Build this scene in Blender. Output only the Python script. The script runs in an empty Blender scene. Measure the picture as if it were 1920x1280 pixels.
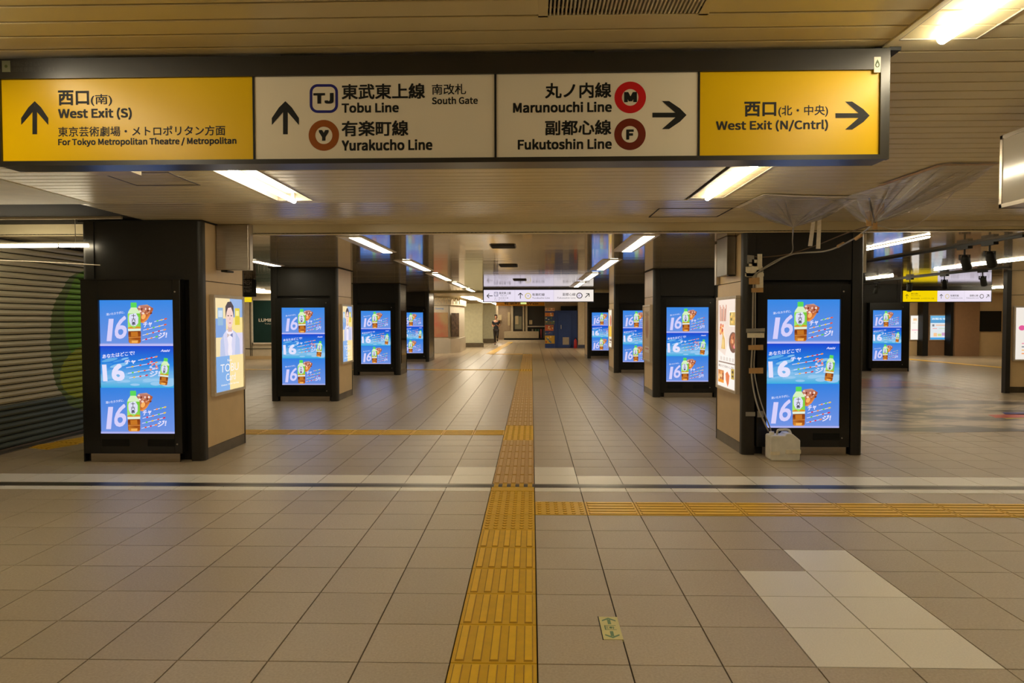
import bpy, math, random
from mathutils import Vector
random.seed(7)
SC = bpy.context.scene
COL = SC.collection

# ------------------------------------------------------------------ camera, world, exposure
FPX, YAW, PITCH, ROLL = 1368.2, .0269, .0322, -.00198
CAM = Vector((0.0021, 0.0, 1.501))
_f = Vector((-math.sin(YAW)*math.cos(PITCH), math.cos(YAW)*math.cos(PITCH), -math.sin(PITCH)))
_r = Vector((math.cos(YAW), math.sin(YAW), 0)); _u = _r.cross(_f)
RGT = _r*math.cos(ROLL) + _u*math.sin(ROLL); UP = -_r*math.sin(ROLL) + _u*math.cos(ROLL)
cam = bpy.data.objects.new('camera', bpy.data.cameras.new('camera')); COL.objects.link(cam)
from mathutils import Matrix
cam.matrix_world = Matrix(((RGT.x, UP.x, -_f.x, CAM.x), (RGT.y, UP.y, -_f.y, CAM.y), (RGT.z, UP.z, -_f.z, CAM.z), (0, 0, 0, 1)))
cam.data.sensor_width = 36; cam.data.lens = FPX/1920*36; cam.data.clip_start = .05; cam.data.clip_end = 200
SC.camera = cam
w = bpy.data.worlds.new('world'); SC.world = w; w.use_nodes = True
w.node_tree.nodes['Background'].inputs[0].default_value = (1, .86, .66, 1)
w.node_tree.nodes['Background'].inputs[1].default_value = .35
SC.view_settings.view_transform = 'Standard'; SC.view_settings.look = 'None'
SC.view_settings.exposure = 0; SC.view_settings.gamma = 1; SC.view_settings.use_curve_mapping = False
TUBE = 66.0                       # radiance of a fluorescent tube
LAMP = (1.0, .87, .62)

def ray(x, y): return _f + RGT*((x-960)/FPX) - UP*((y-640)/FPX)
def at(x, y, Y): d = ray(x, y); return CAM + d*(Y/d.y)          # a point of the plane Y
def atz(x, y, z=0): d = ray(x, y); return CAM + d*((z-CAM.z)/d.z)

# ------------------------------------------------------------------ materials
def lin(c):
    f = lambda v: v/12.92 if v <= .04045 else ((v+.055)/1.055)**2.4
    return tuple(f(v/255) for v in c[:3])
MATS = {}
def mat(name, col, rough=.5, metal=0, var=.06, scale=8, bump=0, emit=0, spec=None, alpha=1, rand=0, stretch=None, col2=None, c2amt=.5, coat=0):
    if name in MATS: return MATS[name]
    m = bpy.data.materials.new(name); m.use_nodes = True; nt = m.node_tree; b = nt.nodes['Principled BSDF']
    c = lin(col)
    b.inputs['Roughness'].default_value = rough; b.inputs['Metallic'].default_value = metal
    if spec is not None: b.inputs['Specular IOR Level'].default_value = spec
    if coat: b.inputs['Coat Weight'].default_value = coat; b.inputs['Coat Roughness'].default_value = .05
    tc = nt.nodes.new('ShaderNodeTexCoord'); mp = nt.nodes.new('ShaderNodeMapping'); geo = nt.nodes.new('ShaderNodeNewGeometry')
    nt.links.new(geo.outputs['Position'], mp.inputs[0])
    if stretch: mp.inputs['Scale'].default_value = stretch
    n = nt.nodes.new('ShaderNodeTexNoise'); n.inputs['Scale'].default_value = scale; n.inputs['Detail'].default_value = 5
    nt.links.new(mp.outputs[0], n.inputs['Vector'])
    r = nt.nodes.new('ShaderNodeValToRGB'); nt.links.new(n.outputs['Fac'], r.inputs[0])
    lo = [max(0, v*(1-var)) for v in c]; hi = [min(1, v*(1+var)) for v in c]
    if col2: hi = list(lin(col2))
    r.color_ramp.elements[0].position = .5-.25*c2amt if col2 else .3; r.color_ramp.elements[1].position = .5+.15 if col2 else .7
    r.color_ramp.elements[0].color = (*lo, 1); r.color_ramp.elements[1].color = (*hi, 1)
    out = r.outputs[0]
    if rand:
        oi = nt.nodes.new('ShaderNodeObjectInfo'); mr = nt.nodes.new('ShaderNodeMapRange')
        mr.inputs[3].default_value = 1-rand; mr.inputs[4].default_value = 1+rand
        nt.links.new(oi.outputs['Random'], mr.inputs[0])
        mx = nt.nodes.new('ShaderNodeVectorMath'); mx.operation = 'SCALE'
        nt.links.new(out, mx.inputs[0]); nt.links.new(mr.outputs[0], mx.inputs['Scale']); out = mx.outputs[0]
    nt.links.new(out, b.inputs['Base Color'])
    if emit:
        nt.links.new(out, b.inputs['Emission Color']); b.inputs['Emission Strength'].default_value = emit
    if alpha < 1: b.inputs['Alpha'].default_value = alpha
    if bump:
        bp = nt.nodes.new('ShaderNodeBump'); bp.inputs['Strength'].default_value = bump; bp.inputs['Distance'].default_value = .002
        n2 = nt.nodes.new('ShaderNodeTexNoise'); n2.inputs['Scale'].default_value = scale*12
        nt.links.new(mp.outputs[0], n2.inputs['Vector']); nt.links.new(n2.outputs['Fac'], bp.inputs['Height']); nt.links.new(bp.outputs[0], b.inputs['Normal'])
    MATS[name] = m; return m
def light_mat(name, col, s):
    m = bpy.data.materials.new(name); m.use_nodes = True; nt = m.node_tree; nt.nodes.remove(nt.nodes['Principled BSDF'])
    e = nt.nodes.new('ShaderNodeEmission'); e.inputs[0].default_value = (*col, 1); e.inputs[1].default_value = s
    nt.links.new(e.outputs[0], nt.nodes['Material Output'].inputs[0]); return m
def print_mat(name, emit):      # a print or a screen: its colours are stored per corner
    m = bpy.data.materials.new(name); m.use_nodes = True; nt = m.node_tree; b = nt.nodes['Principled BSDF']
    a = nt.nodes.new('ShaderNodeAttribute'); a.attribute_name = 'Col'
    if emit:
        b.inputs['Base Color'].default_value = (.01, .01, .01, 1); b.inputs['Roughness'].default_value = .25
        nt.links.new(a.outputs['Color'], b.inputs['Emission Color']); b.inputs['Emission Strength'].default_value = emit
    else:
        nt.links.new(a.outputs['Color'], b.inputs['Base Color']); b.inputs['Roughness'].default_value = .35
    return m
M_SCREEN = print_mat('lit_screen', 1.0); M_POSTER = print_mat('lit_poster', 1.0); M_PRINT = print_mat('paper_print', 0)
M_SIGNLIT = print_mat('lit_sign', .95)
M_TUBE = light_mat('fluorescent_tube', LAMP, TUBE)
M_DIFF = light_mat('lamp_diffuser', LAMP, TUBE*.28)
M_TUBE2 = light_mat('linear_tube', LAMP, TUBE*.5)
M_PANELLIGHT = light_mat('panel_lamp', (1, .86, .66), 12)
grout = mat('grout', (50, 42, 34), .9)
tile_m = mat('beige_tile', (190, 173, 146), .25, var=.09, scale=90, bump=.32, rand=.04)
tile_w = mat('cream_tile', (246, 238, 222), .3, var=.05, scale=120, bump=.15, rand=.03)
tact = mat('yellow_tactile', (226, 178, 8), .45, var=.06, scale=14, rand=.05)
tact_f = mat('faded_tactile', (206, 164, 96), .45, var=.06, scale=14, rand=.05)
tact_b = mat('bright_tactile', (240, 190, 30), .4, var=.1, scale=14, rand=.03)
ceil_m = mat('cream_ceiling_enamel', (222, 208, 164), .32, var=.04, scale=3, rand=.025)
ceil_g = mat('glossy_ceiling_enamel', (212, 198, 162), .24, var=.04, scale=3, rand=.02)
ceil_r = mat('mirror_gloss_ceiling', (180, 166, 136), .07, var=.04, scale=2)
soffit = mat('soffit_paint', (206, 192, 144), .5)
dark_gap = mat('dark_void', (30, 26, 20), .9)
black = mat('black_panel', (34, 32, 27), .45, var=.12, scale=30)
blackg = mat('black_gloss', (26, 25, 22), .25, var=.1)
tan = mat('tan_panel', (212, 184, 138), .38, var=.04, scale=5)
steel = mat('brushed_steel', (170, 160, 145), .28, 1, var=.12, scale=6, stretch=(1, 1, 30))
steel_d = mat('dull_steel', (120, 112, 98), .35, 1, var=.15, scale=5)
alu = mat('aluminium', (190, 180, 165), .35, .8)
white = mat('white_enamel', (225, 215, 195), .35)
cream = mat('cream_wall', (214, 200, 172), .45, var=.05)
sign_y = mat('sign_yellow', (230, 186, 0), .3, var=.03, scale=2, spec=.25)
sign_w = mat('sign_white', (232, 220, 194), .28, var=.02, scale=2)
sign_f = mat('sign_frame', (42, 39, 33), .3, var=.08)
ink = mat('black_ink', (26, 26, 22), .55, spec=.25)
charcoal = mat('charcoal_print', (40, 37, 32), .55, spec=.25)

# ------------------------------------------------------------------ mesh building
WL = {}
def wl(p): return WL.get(p.name, Vector((0, 0, 0))) if p else Vector((0, 0, 0))
def tag(o, label=None, cat=None, group=None, kind=None):
    if label: o['label'] = label
    if cat: o['category'] = cat
    if group: o['group'] = group
    if kind: o['kind'] = kind
    return o
def empty(name, loc, label=None, cat=None, group=None, kind=None):
    o = bpy.data.objects.new(name, None); COL.objects.link(o); o.location = loc; o.empty_display_size = .1
    WL[o.name] = Vector(loc); return tag(o, label, cat, group, kind)
def copy_tree(o, parent=None):
    c = o.copy(); COL.objects.link(c)
    if parent: c.parent = parent
    for ch in [q for q in KIDS.get(o.name, [])]:
        KIDS.setdefault(c.name, []).append(copy_tree(ch, c))
    return c
KIDS = {}
class MB:
    def __init__(s): s.v = []; s.f = []; s.mi = []; s.c = None; s.cur = 0
    def add(s, vs, fs, mi=None):
        b = len(s.v); s.v += [tuple(v) for v in vs]; s.f += [tuple(i+b for i in f) for f in fs]; s.mi += [s.cur if mi is None else mi]*len(fs); return s
    def box(s, x0, x1, y0, y1, z0, z1, mi=None):
        return s.add([(x, y, z) for z in (z0, z1) for y in (y0, y1) for x in (x0, x1)],
                     [(0, 2, 3, 1), (4, 5, 7, 6), (0, 1, 5, 4), (2, 6, 7, 3), (0, 4, 6, 2), (1, 3, 7, 5)], mi)
    def prism(s, pts, a, b, ax='z', mi=None):      # outline pts extruded along an axis
        n = len(pts)
        P = {'z': lambda p, t: (p[0], p[1], t), 'y': lambda p, t: (p[0], t, p[1]), 'x': lambda p, t: (t, p[0], p[1])}[ax]
        return s.add([P(p, a) for p in pts]+[P(p, b) for p in pts], [tuple(range(n))[::-1], tuple(range(n, 2*n))]+[(i, (i+1) % n, n+(i+1) % n, n+i) for i in range(n)], mi)
    def poly(s, pts, mi=None): return s.add(pts, [tuple(range(len(pts)))], mi)
    def slab(s, pts, th, mi=None):       # any planar outline given thickness along its normal
        p = [Vector(q) for q in pts]; n = (p[1]-p[0]).cross(p[2]-p[0]).normalized()*th; k = len(p)
        return s.add(p+[q+n for q in p], [tuple(range(k))[::-1], tuple(range(k, 2*k))]+[(i, (i+1) % k, k+(i+1) % k, k+i) for i in range(k)], mi)
    def tube(s, pts, r, n=8, mi=None, caps=True):
        pts = [Vector(p) for p in pts]; k = len(pts); vs = []; fs = []
        rr = r if isinstance(r, (list, tuple)) else [r]*k
        up = Vector((0, 0, 1)); prev = None
        for i, p in enumerate(pts):
            t = (pts[min(i+1, k-1)]-pts[max(i-1, 0)]).normalized()
            if prev is None: a = t.cross(up); a = a if a.length > .01 else t.cross(Vector((1, 0, 0)))
            else: a = prev - t*prev.dot(t)
            a.normalize(); b = t.cross(a); prev = a
            vs += [p+(a*math.cos(2*math.pi*j/n)+b*math.sin(2*math.pi*j/n))*rr[i] for j in range(n)]
        for i in range(k-1): fs += [(i*n+j, i*n+(j+1) % n, (i+1)*n+(j+1) % n, (i+1)*n+j) for j in range(n)]
        if caps: fs += [tuple(range(n))[::-1], tuple(range((k-1)*n, k*n))]
        return s.add(vs, fs, mi)
    def lathe(s, prof, c, n=16, mi=None, ax='z'):
        P = {'z': lambda r, h, a: (c[0]+r*math.cos(a), c[1]+r*math.sin(a), c[2]+h), 'y': lambda r, h, a: (c[0]+r*math.cos(a), c[1]+h, c[2]+r*math.sin(a))}[ax]
        vs = [P(r, h, 2*math.pi*j/n) for r, h in prof for j in range(n)]; k = len(prof)
        fs = [(i*n+j, i*n+(j+1) % n, (i+1)*n+(j+1) % n, (i+1)*n+j) for i in range(k-1) for j in range(n)]
        return s.add(vs, fs+[tuple(range(n))[::-1], tuple(range((k-1)*n, k*n))], mi)
    def build(s, name, m, parent=None, smooth=False, kind=None, label=None, bevel=0, loc=None):
        me = bpy.data.meshes.new(name); off = wl(parent) if loc is None else Vector(loc)
        me.from_pydata([tuple(Vector(v)-off) for v in s.v], [], s.f)
        ms = m if isinstance(m, (list, tuple)) else [m]
        for q in ms: me.materials.append(q)
        if len(ms) > 1: me.polygons.foreach_set('material_index', s.mi)
        if s.c is not None:
            ca = me.color_attributes.new('Col', 'FLOAT_COLOR', 'POINT')
            ca.data.foreach_set('color', [x for c in s.c for x in (*c, 1)])
        if smooth: me.polygons.foreach_set('use_smooth', [True]*len(me.polygons))
        me.update()
        if not smooth and s.c is None: fix(me)
        o = bpy.data.objects.new(name, me); COL.objects.link(o)
        if parent: o.parent = parent; KIDS.setdefault(parent.name, []).append(o); WL[o.name] = wl(parent)
        elif loc is not None: o.location = loc; WL[o.name] = Vector(loc)
        if bevel:
            b = o.modifiers.new('bevel', 'BEVEL'); b.width = bevel; b.segments = 2; b.limit_method = 'ANGLE'
        if kind: o['kind'] = kind
        if label: o['label'] = label
        return o
def fix(me):
    import bmesh
    b = bmesh.new(); b.from_mesh(me); bmesh.ops.recalc_face_normals(b, faces=b.faces); b.to_mesh(me); b.free()
def B(name, x0, x1, y0, y1, z0, z1, m, parent=None, **k): return MB().box(x0, x1, y0, y1, z0, z1).build(name, m, parent, **k)

# ------------------------------------------------------------------ lettering
_TX = {}
FONT = None
try:            # the font that ships inside Blender; Blender's default font otherwise
    import os
    FONT = bpy.data.fonts.load(os.path.join(bpy.utils.resource_path('LOCAL'), 'datafiles', 'fonts', 'Noto Sans CJK Regular.woff2'))
except Exception: FONT = None
def glyphs(s, bold=.0, fine=False):
    k = (s, bold, fine)
    if k not in _TX:
        c = bpy.data.curves.new('t', 'FONT'); c.body = s
        if FONT and fine: c.font = FONT
        c.resolution_u = 3; c.fill_mode = 'FRONT'
        o = bpy.data.objects.new('t', c); COL.objects.link(o); bpy.context.view_layer.update()
        m = o.to_mesh(); v0 = [(p.co.x, p.co.y) for p in m.vertices]; f0 = [tuple(p.vertices) for p in m.polygons]
        o.to_mesh_clear(); bpy.data.objects.remove(o); bpy.data.curves.remove(c)
        v, f = [], []                       # heavier strokes: the outline repeated, slightly shifted
        for dx, dy in ([(a, b) for a in (-1, 0, 1) for b in (-1, 0, 1)] if bold > .019 else [(-1, -1), (1, -1), (-1, 1), (1, 1)] if bold else [(0, 0)]):
            n = len(v); v += [(x+dx*bold, y+dy*bold) for x, y in v0]; f += [tuple(q+n for q in g) for g in f0]
        xs = [p[0] for p in v]; ys = [p[1] for p in v]
        x0, x1, y0, y1 = min(xs), max(xs), min(ys), max(ys)
        nc = 9 if bold > .019 else 4 if bold else 1
        _TX[k] = ([((x-x0)/(x1-x0), (y-y0)/(y1-y0), i*nc//len(v)) for i, (x, y) in enumerate(v)], f)
    return _TX[k]
def put_text(mb, s, fn, bold=.012, mi=None, fine=False):   # fn(u, v) gives the 3D point, u and v run 0..1 over the ink
    v, f = glyphs(s, bold, fine); mb.add([fn(p[0], p[1], p[2]) for p in v], f, mi)
def text_rect(name, s, x0, x1, z0, z1, y, m, parent, bold=.012, fine=False):
    mb = MB(); put_text(mb, s, lambda u, v, k: (x0+(x1-x0)*u, y-k*.00006, z0+(z1-z0)*v), bold, fine=fine)
    return mb.build(name, m, parent)
class Art:            # flat coloured print: y points down, units free, later placed by a frame
    def __init__(s): s.v = []; s.f = []; s.c = []; s.layer = 0
    def poly(s, pts, col, cols=None):
        s.layer += 1; b = len(s.v)
        for i, p in enumerate(pts): s.v.append((p[0], p[1], s.layer)); s.c.append(lin(cols[i] if cols else col))
        s.f.append(tuple(range(b, b+len(pts)))); return s
    def rect(s, x0, y0, x1, y1, col, col2=None):
        return s.poly([(x0, y0), (x1, y0), (x1, y1), (x0, y1)], col, [col, col, col2, col2] if col2 else None)
    def blob(s, cx, cy, rx, ry, col, n=14, rot=0, col2=None):
        ca, sa = math.cos(rot), math.sin(rot); P = []
        for i in range(n):
            a = 2*math.pi*i/n; x, y = rx*math.cos(a), ry*math.sin(a); P.append((cx+x*ca-y*sa, cy+x*sa+y*ca))
        return s.poly(P, col, [col if math.sin(2*math.pi*i/n) < 0 else (col2 or col) for i in range(n)])
    def line(s, x0, y0, x1, y1, wd, col):
        L = math.hypot(x1-x0, y1-y0); nx, ny = -(y1-y0)/L*wd/2, (x1-x0)/L*wd/2
        return s.poly([(x0+nx, y0+ny), (x1+nx, y1+ny), (x1-nx, y1-ny), (x0-nx, y0-ny)], col)
    def text(s, t, x0, y0, x1, y1, col, bold=.012, skew=0, rise=0):   # ink box; rise: right end lifted; skew: italics
        s.layer += 1; v, f = glyphs(t, bold); b = len(s.v)
        for u, q, k in v:
            s.v.append((x0+(x1-x0)*u+skew*q, y1+(y0-y1)*q-rise*u, s.layer+k*.1)); s.c.append(lin(col))
        s.f += [tuple(i+b for i in g) for g in f]; return s
    def build(s, name, m, fn, parent, step=.00025):     # fn(x, y, d): d is how far proud
        mb = MB(); mb.v = [fn(x, y, l*step) for x, y, l in s.v]; mb.f = s.f; mb.mi = [0]*len(s.f); mb.c = s.c
        return mb.build(name, m, parent)

# ------------------------------------------------------------------ shell: floor, walls, ceilings
ROW0, T, G = 3.123, .4, .0034
XR, XL = .026, -.356
floor = MB().box(-13, 20, -5, 56, -.2, -.012).build('floor', grout, kind='structure')
def tile_mesh(w, l): return MB().box(-w/2, w/2, -l/2, l/2, -.012, 0)
def shared(name, mb, m, bevel=False):
    o = mb.build(name, m); me = o.data; bpy.data.objects.remove(o); return me
tile_me = {}
def place(me, x, y, parent, name, z=0, rz=0, kind=None):
    o = bpy.data.objects.new(name, me); COL.objects.link(o); o.parent = parent; o.location = (x, y, z); o.rotation_euler.z = rz
    return o
rows = []                                    # (y0, y1, kind)
y = ROW0 - T*20
while y < 5.95: rows.append((y, y+T, 'b')); y += T
rows = [r for r in rows if r[1] < 6.0] + [(5.923, 6.28, 'b'), (6.28, 6.42, 'w'), (6.56, 6.92, 'w')]
y = 6.92
while y < 55: rows.append((y, y+T, 'b')); y += T
cols_far = [(XL, XR)]
cols = [(XR+T*k, XR+T*(k+1)) for k in range(49)] + [(XL-T*(k+1), XL-T*k) for k in range(31)]
cand = []; rest = MB(); restw = MB()
whites = {(1.626, 4.323), (1.226, 3.923), (1.626, 3.923), (1.226, 3.523), (1.626, 3.523), (1.226, 3.123), (1.626, 3.123), (.026, 6.92), (-.756, 6.92)}
for (ya, yb, k) in rows:
    for (xa, xb) in cols+(cols_far if ya > 30 or yb < 2.4 else []):
        if xb < -6.1 and yb < 12: continue
        if abs(ya-5.523) < .01 and xa > 0: continue          # yellow line to the right
        if abs(ya-9.32) < .01 and xb < 0 and xa > -6: continue
        wt = k == 'w' or any(abs(xa-a) < .01 and abs(ya-b) < .01 for a, b in whites)
        vis = yb > 2.95 and yb < 9.4 and abs((xa+xb)/2+.03*ya) < .715*yb+.2 and not (xa > 4.6 and ya > 7)
        if vis: cand.append((ya, xa, xb, yb, wt))
        else:
            (restw if wt else rest).box(xa+G, xb-G, ya+G, yb-G, -.011, random.uniform(-.0003, 0))
cand.sort(key=lambda c: c[0])
for n, (ya, xa, xb, yb, wt) in enumerate(cand):
    if n >= 296: (restw if wt else rest).box(xa+G, xb-G, ya+G, yb-G, -.011, 0); continue
    key = (round(xb-xa, 3), round(yb-ya, 3), wt)
    if key not in tile_me: tile_me[key] = shared('floor_tile', tile_mesh(xb-xa-2*G, yb-ya-2*G), tile_w if wt else tile_m)
    o = place(tile_me[key], (xa+xb)/2, (ya+yb)/2, floor, 'floor_tile', z=random.uniform(-.0006, 0))
    o.rotation_euler = (random.uniform(-.0006, .0006), random.uniform(-.0006, .0006), 0)
rest.build('distant_floor_tiles', tile_m, floor, kind='stuff')
restw.build('distant_cream_tiles', tile_w, floor, kind='stuff')
# steel threshold across the floor
B('threshold_rail', -5.95, 12, 6.425, 6.555, -.011, .001, steel_d, floor, label='steel threshold rail across the floor')
B('threshold_slot', -5.95, 12, 6.47, 6.482, .001, .0016, dark_gap, floor)

# tactile paving
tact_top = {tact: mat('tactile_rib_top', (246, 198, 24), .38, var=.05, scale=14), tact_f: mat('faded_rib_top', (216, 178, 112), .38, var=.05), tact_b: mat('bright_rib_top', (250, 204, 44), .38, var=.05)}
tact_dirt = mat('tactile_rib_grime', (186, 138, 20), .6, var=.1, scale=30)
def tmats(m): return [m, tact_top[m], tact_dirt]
def bar_tile(wx, ly, m):
    mb = MB().box(-wx/2+G, wx/2-G, -ly/2+G, ly/2-G, -.011, .0015)
    for i in range(5):
        c = (i-2)*wx/5.05
        for (a, h0, h1) in ((.021, .0015, .0045),):
            l = ly/2-.016
            mb.add([(c-a, -l, h0), (c+a, -l, h0), (c+a, l, h0), (c-a, l, h0), (c-a*.76, -l+.008, .0065), (c+a*.76, -l+.008, .0065), (c+a*.76, l-.008, .0065), (c-a*.76, l-.008, .0065)],
                   [(4, 5, 6, 7)], 1).add([(c-a, -l, h0), (c+a, -l, h0), (c+a, l, h0), (c-a, l, h0), (c-a*.76, -l+.008, .0065), (c+a*.76, -l+.008, .0065), (c+a*.76, l-.008, .0065), (c-a*.76, l-.008, .0065)],
                   [(0, 1, 5, 4), (1, 2, 6, 5), (2, 3, 7, 6), (3, 0, 4, 7)], 2)
    return shared('tactile_tile', mb, tmats(m))
def dot_tile(wx, ly, m, n=6):
    mb = MB().box(-wx/2+G, wx/2-G, -ly/2+G, ly/2-G, -.011, .0015)
    for i in range(n):
        for j in range(n):
            cx, cy = (i-(n-1)/2)*wx/(n+.1), (j-(n-1)/2)*ly/(n+.1)
            P = [(math.cos(a*math.pi/3), math.sin(a*math.pi/3)) for a in range(6)]
            mb.add([(cx+p[0]*.018, cy+p[1]*.018, .0015) for p in P]+[(cx+p[0]*.011, cy+p[1]*.011, .0065) for p in P],
                   [tuple(range(6, 12))], 1).add([(cx+p[0]*.018, cy+p[1]*.018, .0015) for p in P]+[(cx+p[0]*.011, cy+p[1]*.011, .0065) for p in P],
                   [(a, (a+1) % 6, 6+(a+1) % 6, 6+a) for a in range(6)], 2)
    return shared('tactile_tile', mb, tmats(m))
WX = XR-XL; cx = (XR+XL)/2
tact_root = empty('tactile_paving', (cx, 5, 0), 'yellow tactile guiding strip running down the middle of the concourse floor', 'tactile paving')
bar_y, dot_y, bar_f, dot_b, dot_f = bar_tile(WX, T, tact), dot_tile(WX, T, tact), bar_tile(WX, T, tact_f), dot_tile(WX, T, tact_b, 5), dot_tile(WX, T, tact, 5)
dot_s = dot_tile(WX, .357, tact); dot_t = bar_tile(WX, .357, tact_f)
def tp(me, x, y, root=tact_root, rz=0):
    r = wl(root); return place(me, x-r.x, y-r.y, root, 'tactile_tile', rz=rz)
for k in range(-1, 6): tp(bar_y, cx, ROW0+T*(k-.5)+.0)
tp(dot_y, cx, 5.323); tp(dot_y, cx, 5.723)
tp(dot_s, cx, 6.1015)
B('tactile_tile', XL+G, XR-G, 6.282, 6.42, -.011, .004, tact, tact_root)
mb = MB()
for i in range(5): c = cx+(i-2)*WX/5.05; mb.box(c-.02, c+.02, 6.43, 6.55, 0, .0055)
mb.build('threshold_insert', tact, tact_root)
tp(dot_t, cx, 6.74)
for k in range(5): tp(bar_f, cx, 7.12+T*k)
for k in range(3): tp(dot_b, cx, 9.12+T*k)
yy = 10.32; 
while yy < 30.1:
    tp(dot_f if 20.6 < yy < 21.5 or yy > 29.6 else bar_f, cx, yy); yy += T
line_r = empty('tactile_paving', (3, 5.723, 0), 'yellow tactile strip branching off to the right in front of the nearer right pillar', 'tactile paving')
bar_h = bar_tile(T, T, tact); dot_h = dot_tile(T, T, tact)
tp(dot_h, XR+.2, 5.723, line_r)
for k in range(1, 26): tp(bar_h, XR+.2+T*k, 5.723, line_r, math.pi/2)
line_l = empty('tactile_paving', (-3, 9.52, 0), 'bright yellow tactile strip branching off left beyond the steel threshold', 'tactile paving')
bar_l = bar_tile(T, T, tact_b)
for k in range(12): tp(bar_l, XL-.2-T*k, 9.52, line_l, math.pi/2)
line_s = empty('tactile_paving', (-5.6, 8.7, 0), 'short bright yellow tactile strip at the foot of the roller shutter on the left', 'tactile paving')
for k in range(3): tp(bar_l, -5.68+.10*k, 8.45+.38*k, line_s, -.35)
def flatstrip(pts, label, m=tact):
    mb = MB(); n = len(pts)-1
    for a, b in zip(pts[:-1], pts[1:]):
        a = Vector((*a, 0)); b = Vector((*b, 0)); d = b-a; L = d.length; d.normalize(); p = Vector((-d.y, d.x, 0))*.17; k = max(1, int(L/.4))
        for i in range(k):
            s0, s1 = a+d*(L*i/k+.003), a+d*(L*(i+1)/k-.003)
            q = [s0-p, s1-p, s1+p, s0+p]; mb.add([(v.x, v.y, .0005) for v in q]+[(v.x, v.y, .006) for v in q], [(4, 5, 6, 7), (0, 1, 5, 4), (1, 2, 6, 5), (2, 3, 7, 6), (3, 0, 4, 7)])
    o = mb.build('tactile_paving', m); tag(o, label, 'tactile paving', kind='stuff'); return o
flatstrip([(-12, 21.3), (XL-.01, 21.1)], 'thin yellow tactile line crossing to the left between third and fourth pillars')
flatstrip([(-1.75, 30.2), (-.37, 30.2)], 'far yellow tactile line turning left at the end of the central strip')
flatstrip([(-1.75, 30.5), (-1.3, 45.5)], 'far yellow tactile strip leading on to the ticket counters')
flatstrip([(13.3, 27.5), (14.2, 20)], 'thin yellow tactile line crossing the right hall floor')

# walls (outer shell)
B('wall_back', -13, 20, -5.2, -5, 0, 2.7, cream, kind='structure')
B('wall_right', 19.8, 20, -5, 56, 0, 2.7, tan, kind='structure')
B('wall_far', -13, 20, 55.8, 56, 0, 2.7, cream, kind='structure')
B('wall_side_left', -13.2, -13, 12, 56, 0, 2.7, cream, kind='structure')

# ceilings
P0, PP = 2.523, .1275
ZN, ZR = 2.53, 2.42
ceiling = MB().box(-13, 20, -5, 56, 2.70, 2.80).build('ceiling', soffit, kind='structure')
FIX = [(-2.215, -1.90, 4.9455, 6.348), (1.36, 1.65, 4.9455, 6.348), (1.36, 1.65, P0-9*PP, P0+2*PP), (-2.215, -1.90, P0-10*PP, P0+0*PP)]
VENT = (.046, .58, P0-3*PP, P0)
holes = FIX+[VENT]
def planks(x0, x1, ya, yb, z, m, root, name='ceiling_plank'):
    n = round((yb-ya)/PP)
    for i in range(n):
        a, b = ya+i*(yb-ya)/n, ya+(i+1)*(yb-ya)/n; mid = (a+b)/2
        segs = [(x0, x1)]
        for h in holes:
            if h[2] < mid < h[3]:
                segs = [q for (s0, s1) in segs for q in (((s0, min(s1, h[0])), (max(s0, h[1]), s1)) if s0 < h[0] and s1 > h[1] else ((s0, s1),))]
        for s0, s1 in segs:
            mb = MB(); lip = .004
            mb.add([(s0+.001, a+.0045, z+.012), (s1-.001, a+.0045, z+.012), (s1-.001, b-.0045, z+.012), (s0+.001, b-.0045, z+.012),
                    (s0+.001, a+.0045, z+.002), (s1-.001, a+.0045, z+.002), (s1-.001, b-.0045, z+.002), (s0+.001, b-.0045, z+.002),
                    (s0+.001, a+.009, z), (s1-.001, a+.009, z), (s1-.001, b-.009, z), (s0+.001, b-.009, z)],
                   [(8, 9, 10, 11), (4, 5, 9, 8), (6, 7, 11, 10), (0, 1, 5, 4), (2, 3, 7, 6), (0, 4, 8, 11, 7, 3), (1, 2, 6, 10, 9, 5), (0, 3, 2, 1)])
            mb.build(name, m, root)
near_c = MB()
for (bx0, bx1, by0, by1) in [(-6, 8.2, -5, P0-10*PP)]: near_c.box(bx0, bx1, by0, by1, ZN+.02, ZN+.03)
near_root = empty('ceiling', (0, 4, ZN), kind='structure')
planks(-3.9, 1.335, P0-9*PP, P0+31*PP, ZN, ceil_m, near_root)
planks(1.362, 8.2, P0-9*PP, P0+31*PP, ZN, ceil_m, near_root)
Y1 = P0+31*PP
planks(-4.05, 8.2, Y1+.006, 8.0, ZN, ceil_g, near_root)
B('ceiling_board', -6, 8.2, -5, P0-10*PP, ZN, ZN+.02, ceil_m, near_root)
B('ceiling_board', -6, -3.904, P0-10*PP, Y1-.02, ZN-.004, ZN+.02, soffit, near_root)
# dark backing above the planks, cut round the lamp recesses
bk = MB(); zb = ZN+.014
ys = sorted({-1.0, 8.0} | {v for h in holes for v in (h[2], h[3])})
for ya, yb in zip(ys[:-1], ys[1:]):
    xs = [-3.9]; 
    for h in sorted(holes):
        if h[2] < (ya+yb)/2 < h[3]: xs += [h[0], h[1]]
    xs.append(8.2)
    for i in range(0, len(xs), 2): bk.box(xs[i], xs[i+1], ya, yb, zb, zb+.01)
bk.build('ceiling_backing', dark_gap, near_root)
B('joint_trim', 1.337, 1.360, -1, 3.0, ZN-.006, ZN+.006, ceil_m, near_root)
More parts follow.
